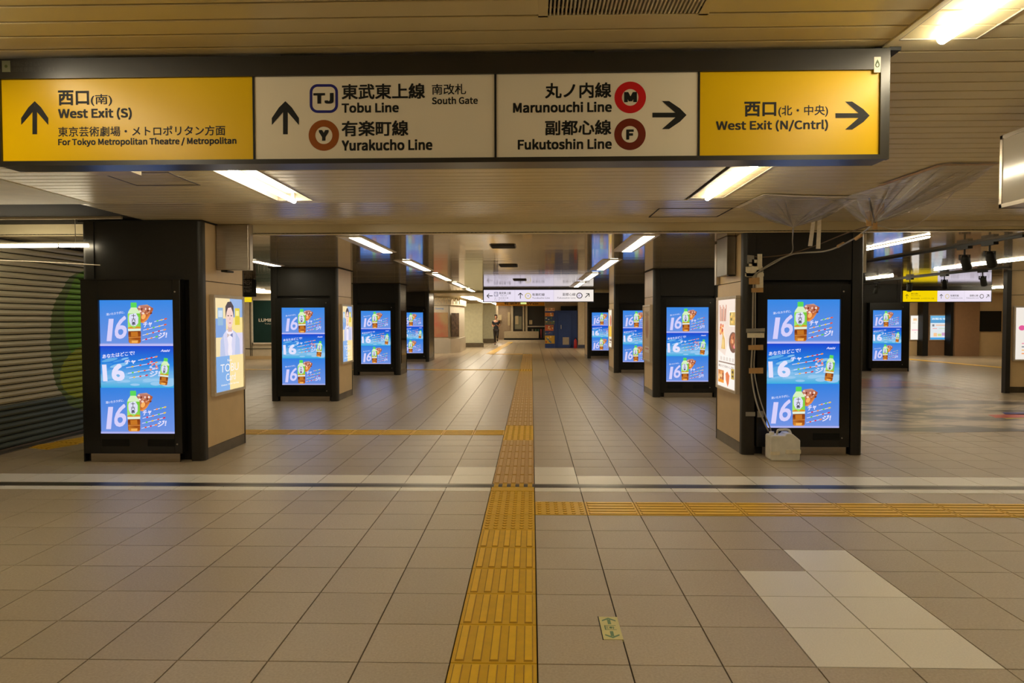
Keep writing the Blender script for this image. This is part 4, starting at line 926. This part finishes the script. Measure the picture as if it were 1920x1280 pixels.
for i, q in enumerate(((1401, 1414, 478, 494), (1420, 1429, 476, 500), (1398, 1430, 500, 510), (1404, 1428, 492, 499), (1399, 1418, 508, 519), (1418, 1431, 506, 548), (1410, 1422, 486, 520), (1397, 1432, 512, 518))): ptape(*q, tape_w if i else tape_g, None, YP-.0035*(i % 3), tw, tilt=(i % 3)-1)
for q, m, lb in (((1404, 1424, 521, 533), tape_t, 'upper tan tape strip just below the cream tape patch'), ((1409, 1431, 540, 548), tape_t, 'second tan tape strip below the cream tape patch'), ((1399, 1434, 616, 624), tape_g, 'grey tape strip across the hoses beside the screen'), ((1401, 1433, 623, 633), tape_w, 'cream tape strip right below the grey one on the pillar'),
                 ((1403, 1431, 647, 656), tape_t, 'tan tape strip across the hoses, middle of the pillar'), ((1404, 1431, 690, 700), tape_t, 'lowest tan tape strip across the hoses on the pillar')): ptape(*q, m, lb, YP-.028, tilt=1)
ptape(1398, 1416, 772, 780, tape_g, 'loose torn grey tape scrap low on the pillar left of the hoses', 7.99); ptape(1420, 1432, 770, 782, tape_g, 'small torn tape scrap low on the pillar beside the hoses', 7.99)
for a, b, lb in (((1527, 397), (1519, 461), 'left of two long cream tapes hanging from the ceiling'), ((1537, 397), (1534, 466), 'right of two long cream tapes hanging from the ceiling')):
    p, q = at(*a, 7.3), at(*b, 7.6); p.z = ZN-.002; mb = MB().slab([(p.x-.018, p.y, p.z), (q.x-.022, q.y, q.z), (q.x+.022, q.y, q.z), (p.x+.018, p.y, p.z)], .002); o = mb.build('hanging_tape', tape_w); tag(o, lb, 'tape')
def spline(P, n=8):
    P = [Vector(p) for p in P]; Q = [P[0]]+P+[P[-1]]; out = []
    for i in range(1, len(Q)-2):
        for j in range(n):
            t = j/n; a, b, c, d = Q[i-1], Q[i], Q[i+1], Q[i+2]
            out.append(.5*((2*b)+(c-a)*t+(2*a-5*b+4*c-d)*t*t+(-a+3*b-3*c+d)*t**3))
    return out+[P[-1]]
hose = mat('translucent_hose', (168, 160, 144), .2, var=.1); cab_b = mat('black_cable', (40, 36, 30), .5); cab_w = mat('pale_cord', (214, 206, 196), .4); cab_t = mat('brown_cable', (110, 86, 62), .5)
YH = 7.93
def hz(pts, r_, m, name, lb, cat):
    o = MB().tube(spline([at(*p) for p in pts]), r_, 8).build(name, m, smooth=True); tag(o, lb, cat); return o
hz([(1633, 423, 6.6), (1600, 448, 7.1), (1550, 470, 7.6), (1487, 476, 7.88), (1448, 495, YH), (1420, 512, YH), (1413, 530, YH), (1411, 640, YH), (1409, 700, YH), (1420, 760, 7.86), (1441, 808, 7.83)], .009, hose, 'drain_hose', 'clear drain hose running from the large sheet down the pillar into the jerrycan', 'hose')
hz([(1487, 428, 7.15), (1486, 450, 7.4), (1484, 474, 7.86), (1455, 488, YH), (1425, 508, YH-.02), (1417, 530, YH), (1416, 640, YH), (1414, 690, YH), (1424, 745, 7.86), (1446, 808, 7.83)], .0065, hose, 'drain_hose', 'clear drain hose from the tip of the plastic funnel down to the jerrycan', 'hose')
hz([(1640, 420, 6.6), (1590, 436, 7.2), (1530, 460, 7.7), (1480, 476, 7.9), (1430, 482, YH+.02), (1416, 481, YH+.02)], .006, cab_t, 'cable', 'brown cable sagging from the tape knot to the tape patch on the pillar', 'cable')
hz([(1630, 372, 6.2), (1634, 390, 6.35), (1641, 418, 6.55)], .008, cab_b, 'cable', 'short black cable dropping from the ceiling into the tape knot', 'cable')
hz([(1642, 421, 6.6), (1680, 430, 6.7), (1720, 420, 6.6), (1765, 385, 6.3), (1800, 350, 6.0), (1868, 312, 5.3)], .005, cab_w, 'cord', 'thin pale cord looping from the tape knot up to the ceiling at right', 'cord')
kn = empty('tape_knot', at(1634, 410, 6.55), 'knot of tan tape binding the hoses under the larger plastic sheet', 'tape')
for i, q in enumerate(((1622, 1644, 398, 410), (1624, 1634, 400, 424), (1636, 1645, 404, 430), (1640, 1658, 385, 402))):
    ptape(*q, tape_t, None, 6.56-.01*i, kn, tilt=6 if i != 1 else 0)
for (pa, pb, Y) in (((1571, 462), (1582, 456), 7.42), ((1604, 448), (1616, 440), 6.95)):
    MB().tube([at(*pa, Y), at(*pb, Y-.08)], .016, 10).build('tape_wrap', tape_t, kn)
# jerrycan
jc = empty('jerrycan', (2.66, 7.76, 0), 'cloudy white plastic jerrycan on the floor catching water at the right pillar', 'jerrycan')
jm = mat('cloudy_plastic', (232, 228, 216), .35, var=.08, scale=12); 
import bmesh
def jerry():
    m = MB(); x0, x1, y0, y1 = 2.505, 2.815, 7.68, 7.86
    out = [(x0, .012), (x0+.012, 0), (x1-.012, 0), (x1, .012), (x1, .215), (x1-.085, .285), (x0+.17, .285), (x0+.155, .262), (x0+.115, .262), (x0+.10, .262), (x0+.012, .262), (x0, .25)]
    m.prism(out, y0, y1, 'y'); return m
jerry().build('body', jm, jc, bevel=.012)
MB().tube(spline([(2.60, 7.77, .26), (2.61, 7.77, .305), (2.66, 7.77, .315), (2.72, 7.77, .31), (2.745, 7.77, .27)]), .013, 8).build('handle', jm, jc, smooth=True)
MB().lathe([(.026, 0), (.026, .03), (.021, .032)], (2.545, 7.77, .262), 14).build('neck', jm, jc)
B('tape_band', 2.503, 2.60, 7.672, 7.68, .06, .095, tape_w, jc); B('tape_band', 2.66, 2.817, 7.672, 7.68, .075, .115, tape_w, jc)

# ------------------------------------------------------------------ left background
B('wall_shop', -13, -6.5, 26.6, 26.8, 0, ZR-.002, cream, kind='structure')
sp_ = empty('shop_window', (-9.2, 26.58, 1.4), 'dark teal shop window with white lettering in the left background wall', 'shop window')
a, b = at(474, 563, 26.55), at(520, 642, 26.55); x1 = a.x+2.0
B('glass', a.x, x1, 26.56, 26.598, b.z, a.z, mat('teal_glass', (32, 56, 52), .15), sp_)
m = MB(); t = .06
for q in ((a.x-t, x1+t, a.z, a.z+t), (a.x-t, x1+t, b.z-t, b.z), (a.x-t, a.x, b.z-t, a.z+t), (x1, x1+t, b.z-t, a.z+t)): m.box(q[0], q[1], 26.54, 26.598, q[2], q[3])
m.build('frame', white, sp_)
p, q = at(485, 603, 26.55), at(506, 597, 26.55); text_rect('lettering', 'LUMINE', p.x, p.x+.66, p.z, q.z, 26.553, white, sp_, .02); text_rect('lettering', 'Tokyo', p.x+.22, p.x+.5, p.z-.11, p.z-.05, 26.553, white, sp_, 0)
for px in (468, 471): c = at(px, 600, 26.55).x; B('trim_1%d' % (px-460), c-.012, c+.012, 26.585, 26.599, 0, 2.1, steel_d, kind='structure')
B('baseboard_left', -13, -6.5, 26.57, 26.599, .0, .12, tan, kind='structure'); B('trim_20', -13, -6.5, 26.58, 26.599, .38, .40, steel_d, kind='structure')
a, b = at(454, 518, 17), at(479, 556, 17)
hs = empty('hanging_sign', ((a.x+b.x)/2, 17, (a.z+b.z)/2), 'small black hanging shop sign beginning with FRESH beside the nearest left pillar', 'sign')
B('board', a.x, b.x, 17, 17.06, b.z, min(a.z, ZR-.01), charcoal, hs)
gy = mat('pale_grey_print', (150, 140, 126), .5); w_ = b.x-a.x; hgt = a.z-b.z
for s, f0, f1 in (('FRESH', .58, .82), ('MARKET', .40, .54), ('STREET', .22, .36)): text_rect('lettering', s, a.x+w_*.1, b.x-w_*.28, b.z+hgt*f0, b.z+hgt*f1, 16.998, gy, hs, .02)
B('hanger', a.x+.05, b.x-.05, 17.02, 17.04, min(a.z, ZR-.01), ZR, ink, hs)
a, b = at(452, 557, 19), at(470, 566, 19); o = B('yellow_sign', a.x-.3, b.x, 19, 19.08, b.z, a.z, light_mat('lit_yellow', lin((240, 210, 30)), 1.0)); tag(o, 'small lit yellow sign just below the black FRESH sign', 'sign')
B('sign_hanger', b.x-.2, b.x-.17, 19.02, 19.05, a.z, ZR, ink); tag(bpy.data.objects['sign_hanger'], 'thin rod carrying the small yellow sign', 'hanger')

# kiosk
kk = empty('kiosk', (-4.6, 31, 0), 'white corner kiosk with reddish poster windows at the left background', 'kiosk')
kx0, kx1, ky = -7.2, -3.12, 31.0
m = MB(); m.prism([(kx0, ky), (-3.45, ky), (kx1, ky+.9), (kx1, 34.5), (kx0, 34.5)], 0, .62); m.build('lower_wall', mat('marble_panel', (218, 208, 192), .25, var=.06, scale=2), kk)
m = MB(); m.prism([(kx0, ky+.05), (-3.48, ky+.05), (kx1-.05, ky+.95), (kx1-.05, 34.5), (kx0, 34.5)], .62, 2.05); m.build('upper_wall', white, kk)
m = MB(); m.prism([(kx0, ky-.03), (-3.43, ky-.03), (kx1+.03, ky+.9), (kx1+.03, 34.5), (kx0, 34.5)], 2.05, 2.30); m.build('fascia', cream, kk)
B('poster_window', -4.7, -3.56, ky+.02, ky+.05, .69, 1.74, mat('blurred_red_poster', (206, 176, 130), .3, var=.05, scale=1.2, col2=(206, 120, 100)), kk)
B('mullion', -3.53, -3.50, ky, ky+.06, .62, 2.05, alu, kk)
mb = MB(); mb.add([(-3.42, ky+.08, .69), (-3.17, ky+.79, .69), (-3.17, ky+.79, 1.72), (-3.42, ky+.08, 1.72)], [(0, 1, 2, 3)]); mb.slab([(-3.42, ky+.06, .69), (-3.17, ky+.77, .69), (-3.17, ky+.77, 1.72), (-3.42, ky+.06, 1.72)], .01); mb.build('poster_window', mat('dark_poster', (130, 110, 92), .3, col2=(60, 52, 46)), kk)
text_rect('lettering', 'IAN FLYMM', at(816, 570, 30.9).x, at(862, 570, 30.9).x, 2.1, 2.36, ky-.04, mat('gold_letters', (230, 210, 170), .3), kk, .02)
text_rect('lettering', 'Opening', -4.12, -3.75, 1.86, 1.95, ky+.045, mat('pale_blue', (120, 160, 220), .4), kk, .02)
# passage walls beyond the kiosk
pg = mat('pale_green_wall', (206, 206, 176), .45)
B('wall_passage', at(870, 600, 37.6).x, at(905, 600, 37.6).x, 37.6, 37.9, .22, 2.25, pg, kind='structure'); B('baseboard_passage', at(868, 600, 37.5).x, at(906, 600, 37.5).x, 37.5, 37.9, 0, .22, steel_d, kind='structure')
B('wall_passage.001', at(905, 600, 44).x, at(929, 600, 44).x, 44, 44.3, .25, 2.3, pg, kind='structure'); B('baseboard_passage.001', at(904, 600, 43.9).x, at(930, 600, 43.9).x, 43.9, 44.3, 0, .25, steel_d, kind='structure')
B('wall_passage.002', -13, at(870, 600, 37.6).x, 37.9, 38.1, 0, ZR, cream, kind='structure')
B('wall_passage.003', -2.46, -2.3, 38, 44, 0, ZR-.04, pg, kind='structure') if False else None

# ticket counter area at the end
YT = 50.0
tc_ = empty('ticket_counter', (.3, YT, 0), 'ticket counter front with dark openings at the far end of the concourse', 'counter')
def TX(px): return at(px, 600, YT).x
def TZ(py): return at(980, py, YT).z
wm = mat('brown_wall', (150, 128, 100), .5); dk = mat('dark_opening', (38, 34, 28), .4); wt_ = mat('counter_cream', (176, 160, 130), .4)
B('back_wall', TX(928), TX(1100), YT+.6, YT+.8, 0, ZR-.003, wm, tc_)
B('counter_front', TX(945), TX(1010), YT, YT+.5, .12, TZ(621), wt_, tc_); B('plinth', TX(945), TX(1062), YT+.02, YT+.5, 0, .12, ink, tc_)
B('dark_window', TX(963), TX(980), YT+.4, YT+.6, TZ(619), TZ(575), dk, tc_); B('window_blind', TX(965), TX(978), YT+.38, YT+.4, TZ(617), TZ(593), mat('blind', (120, 116, 90), .5), tc_)
B('dark_window', TX(989), TX(1023), YT+.4, YT+.6, TZ(612), TZ(574), dk, tc_)
for x0, x1 in ((980, 983), (985, 989), (958, 962), (930, 934)): B('pilaster', TX(x0), TX(x1), YT+.2, YT+.6, 0, ZR-.01, wt_, tc_)
B('gate_opening', TX(990), TX(1025), YT+.35, YT+.6, .05, TZ(612), ink, tc_); B('counter_top', TX(988), TX(1023), YT+.2, YT+.6, TZ(613), TZ(611), alu, tc_)
for i, (px, c) in enumerate(((1003, (70, 100, 60)), (1013, (150, 60, 60)), (997, (130, 120, 100)), (1008, (40, 90, 70)), (1018, (60, 60, 70)))): B('gate_post', TX(px), TX(px+3), YT+.25, YT+.35, .1, TZ(617), mat('gate_%d' % i, c, .4), tc_)
for i, (px0, px1, py0, py1) in enumerate(((934, 940, 590, 600), (952, 956, 585, 610), (966, 972, 592, 608), (992, 998, 600, 608))): B('notice', TX(px0), TX(px1), YT+.34, YT+.36, TZ(py1), TZ(py0), mat('notice_paper', (180, 160, 120), .5), tc_)
# far overhead signs
YS = 38.5
fs = empty('direction_sign', (0, YS, 2.2), 'unlit far overhead sign, orange left and white right, behind the hanging sign', 'sign')
B('orange_panel', at(930, 567, YS).x, at(1021, 567, YS).x, YS, YS+.1, at(980, 573, YS).z, ZR-.01, mat('amber_panel', (206, 140, 20), .4), fs, label='orange panel'); B('white_panel', at(1021, 567, YS).x, at(1096, 567, YS).x, YS, YS+.1, at(980, 573, YS).z, ZR-.01, sign_w, fs, label='white panel')
p = at(1033, 571, YS); text_rect('lettering', '有楽町線', p.x, p.x+.7, p.z, p.z+.16, YS-.004, charcoal, fs); text_rect('lettering', '有楽町線 West', at(945, 571, YS).x, at(1010, 571, YS).x, p.z, p.z+.14, YS-.004, charcoal, fs)
es2 = empty('exit_sign', (-.5, 36, 2.2), 'small green and white lit exit sign hanging behind the white direction sign', 'sign')
a, b = at(976, 561, 36), at(987, 570, 36); B('face', a.x, b.x, 36, 36.08, b.z, a.z, light_mat('exit_face', lin((226, 236, 140)), 1.0), es2); B('running_figure', (a.x+b.x)/2-.01, (a.x+b.x)/2+.07, 35.99, 36, b.z+.1, a.z, light_mat('exit_green_lit', lin((60, 150, 70)), .8), es2); B('hanger', (a.x+b.x)/2-.01, (a.x+b.x)/2+.01, 36.03, 36.05, a.z, ZR, ink, es2)
# blue hoarding
bh = empty('blue_hoarding', (1.5, 36.5, 0), 'dark blue site hoarding with a door at the far end', 'hoarding'); bm = mat('hoarding_blue', (28, 56, 116), .5, var=.05)
hx0, hx1 = at(1022, 600, 36.5).x, at(1083, 600, 36.5).x; hz1 = at(1050, 582, 36.5).z
B('panel', hx0, at(1040, 600, 36.5).x, 36.5, 36.6, 0, hz1, bm, bh); B('panel', at(1040, 600, 36.5).x+.01, hx1, 36.5, 36.6, 0, hz1, bm, bh)
dr = B('door', at(1047, 600, 36.45).x, at(1071, 600, 36.45).x, 36.46, 36.5, .03, at(1050, 586, 36.5).z, mat('door_blue', (34, 62, 124), .45), bh)
MB().tube([(at(1052, 614, 36.4).x, 36.42, .95), (at(1052, 614, 36.4).x, 36.42, 1.15)], .015, 8).build('door_handle', alu, dr)
a, b = at(1055, 632, 36.44), at(1067, 646, 36.44); m = MB(); m.box(a.x, b.x, 36.445, 36.459, b.z, a.z); m.build('door_vent', alu, dr)
rn = random.Random(9)
for i, (py0, py1, c) in enumerate(((577, 583, (196, 150, 120)), (586, 593, (190, 120, 60)), (594, 600, (40, 70, 110)), (601, 608, (90, 100, 90)), (609, 620, (180, 90, 60)), (622, 627, (60, 80, 130)), (629, 644, (190, 150, 50)))):
    a, b = at(1022, py0, 36.45), at(1040-(i % 3)*2, py1, 36.45); A = Art(); A.rect(0, 0, 100, 50, c)
    for j in range(7): A.blob(rn.uniform(10, 90), rn.uniform(8, 42), 9, 6, rn.choice([(220, 190, 120), (150, 60, 40), (70, 110, 150), (230, 220, 200), (110, 130, 70)]), 8)
    r = A.build('poster', M_PRINT, lambda x, y_, d: (a.x+(b.x-a.x)*x/100, 36.494-d, a.z+(b.z-a.z)*y_/50), bh, .001)
B('wall_hoarding_side', hx1+.02, hx1+.6, 36.4, 36.7, 0, ZR-.003, cream, kind='structure'); B('baseboard_far', hx1+.02, hx1+.6, 36.38, 36.4, 0, .16, mat('blue_base', (70, 76, 100), .5), kind='structure')
B('wall_far_right', hx1+.6, 8, 36.6, 36.8, 0, ZR-.003, cream, kind='structure')
B('header_box', hx0+.8, hx1, 36.9, 37.0, hz1-.1, 2.1, ink); tag(bpy.data.objects['header_box'], 'black opening above the blue hoarding', 'opening panel')
B('wall_above_hoarding', hx0, hx1+.02, 37.0, 37.2, 0, ZR-.003, wm, kind='structure')
fe = empty('fire_extinguisher', (hx1-.1, 36.2, 0), 'small red fire extinguisher standing by the blue hoarding', 'fire extinguisher'); fx = at(1079, 640, 36.2).x; red = mat('extinguisher_red', (170, 24, 30), .35)
MB().lathe([(.075, 0), (.08, .02), (.08, .34), (.06, .4), (.025, .43), (.025, .47)], (fx, 36.2, 0), 16).build('cylinder', red, fe, smooth=True); B('valve', fx-.05, fx+.05, 36.18, 36.22, .47, .51, ink, fe); MB().tube(spline([(fx+.03, 36.17, .48), (fx+.11, 36.15, .4), (fx+.1, 36.14, .12)]), .01, 8).build('hose', ink, fe, smooth=True)

# ------------------------------------------------------------------ the jogging person
px_, py_ = -2.0, 41.0
pe = empty('person', (px_, py_, 0), 'person in dark t-shirt and dark leggings jogging towards us in the far passage', 'person')
skin = mat('skin', (196, 142, 110), .5); shirt = mat('dark_shirt', (34, 38, 44), .7); legg = mat('dark_leggings', (40, 34, 32), .7); shoe = mat('dark_shoe', (50, 44, 42), .6)
def ensure_skin(V, Eg):
    import bmesh
    bm_ = bmesh.new(); lay = bm_.verts.layers.skin.verify(); vs = [bm_.verts.new(v[:3]) for v in V]
    for i, v in enumerate(V):
        r_ = v[3] if isinstance(v[3], tuple) else (v[3], v[3]); vs[i][lay].radius = r_; vs[i][lay].use_root = (i == 0)
    for a, b in Eg: bm_.edges.new((vs[a], vs[b]))
    return bm_
def body(name, V, Eg, m, par=pe, sub=2):
    bm_ = ensure_skin(V, Eg); me = bpy.data.meshes.new(name); bm_.to_mesh(me); bm_.free(); me.materials.append(m)
    o = bpy.data.objects.new(name, me); COL.objects.link(o); o.parent = par
    s = o.modifiers.new('skin', 'SKIN'); s.use_smooth_shade = True; sb = o.modifiers.new('sub', 'SUBSURF'); sb.levels = sb.render_levels = sub
    KIDS.setdefault(par.name, []).append(o); return o
# local coordinates, facing -Y (towards the viewer); left knee lifted behind
V = [(0, 0, .86, (.13, .10)), (0, 0, 1.0, (.12, .09)), (0, -.01, 1.18, (.15, .10)), (0, 0, 1.30, (.13, .085)), (0, 0, 1.38, .045), (0, -.01, 1.44, .042), (0, -.02, 1.50, (.065, .08)), (0, -.02, 1.58, (.07, .085)), (0, -.01, 1.645, (.045, .055)),
     (-.16, 0, 1.31, .05), (-.21, .06, 1.08, .038), (-.15, -.12, 1.02, .030), (-.09, -.2, 1.06, .026),
     (.16, 0, 1.31, .05), (.22, .05, 1.08, .038), (.16, -.12, 1.04, .030), (.10, -.2, 1.08, .026),
     (-.08, 0, .80, .085), (-.07, -.03, .46, .055), (-.05, .02, .10, .038), (-.05, -.08, .045, (.04, .03)),
     (.08, 0, .80, .085), (.09, -.16, .50, .055), (.07, .18, .36, .04), (.07, .26, .28, (.04, .03))]
Eg = [(0, 1), (1, 2), (2, 3), (3, 4), (4, 5), (5, 6), (6, 7), (7, 8), (3, 9), (9, 10), (10, 11), (11, 12), (3, 13), (13, 14), (14, 15), (15, 16), (0, 17), (17, 18), (18, 19), (19, 20), (0, 21), (21, 22), (22, 23), (23, 24)]
body('body', V, Eg, skin)
def grow(L, k=1.12): return [(*V[i][:3], tuple(q*k+.006 for q in (V[i][3] if isinstance(V[i][3], tuple) else (V[i][3],)*2))) for i in L]
S = [1, 2, 3, 9, 13]; sv = grow(S); mid = lambda a, b, t: tuple(V[a][j]*(1-t)+V[b][j]*t for j in range(3))
sv += [(*mid(9, 10, .6), .052), (*mid(13, 14, .6), .052), (0, 0, .90, (.145, .115))]
body('shirt', sv, [(0, 1), (1, 2), (2, 3), (2, 4), (3, 5), (4, 6), (0, 7)], shirt)
lv = grow([0, 17, 18, 19, 21, 22, 23], 1.08); body('leggings', lv, [(0, 1), (1, 2), (2, 3), (0, 4), (4, 5), (5, 6)], legg)
for a, (fx_, fy_, fz_) in ((19, (-.05, .02, .05)), (23, (.07, .20, .32))):
    body('shoe', [(fx_, fy_, fz_, .045), (fx_, fy_-.1 if a == 19 else fy_+.05, fz_-.012 if a == 19 else fz_-.1, .04), (fx_, fy_-.17 if a == 19 else fy_+.08, fz_-.02 if a == 19 else fz_-.15, .028)], [(0, 1), (1, 2)], shoe)
body('hair', [(0, .01, 1.60, (.08, .085)), (0, .0, 1.66, (.06, .065)), (0, .04, 1.54, (.06, .05))], [(0, 1), (0, 2)], mat('hair', (50, 40, 34), .6))
for s in (-1, 1):
    hx, hy, hz0 = s*.09, -.2, 1.06+(.02 if s > 0 else 0)
    hv = [(hx, hy, hz0, .03), (hx-s*.02, hy-.05, hz0+.03, (.034, .018))]; he = [(0, 1)]
    for k in range(4): hv += [(hx-s*.02+(k-1.5)*.017, hy-.085, hz0+.045+(.004*k), .008), (hx-s*.03+(k-1.5)*.015, hy-.08, hz0+.015, .007)]; he += [(1, 2+2*k), (2+2*k, 3+2*k)]
    hv += [(hx-s*.055, hy-.05, hz0+.03, .009)]; he += [(1, len(hv)-1)]
    body('hand', hv, he, skin, sub=1)
mb = MB()
for s in (-1, 1): mb.lathe([(.004, -.004), (.009, 0), (.004, .004)], (s*.026, -.102, 1.565), 8, ax='y')
mb.v = [tuple(Vector(v)+Vector((px_, py_, 0))) for v in mb.v]; mb.build('eyes', ink, pe)
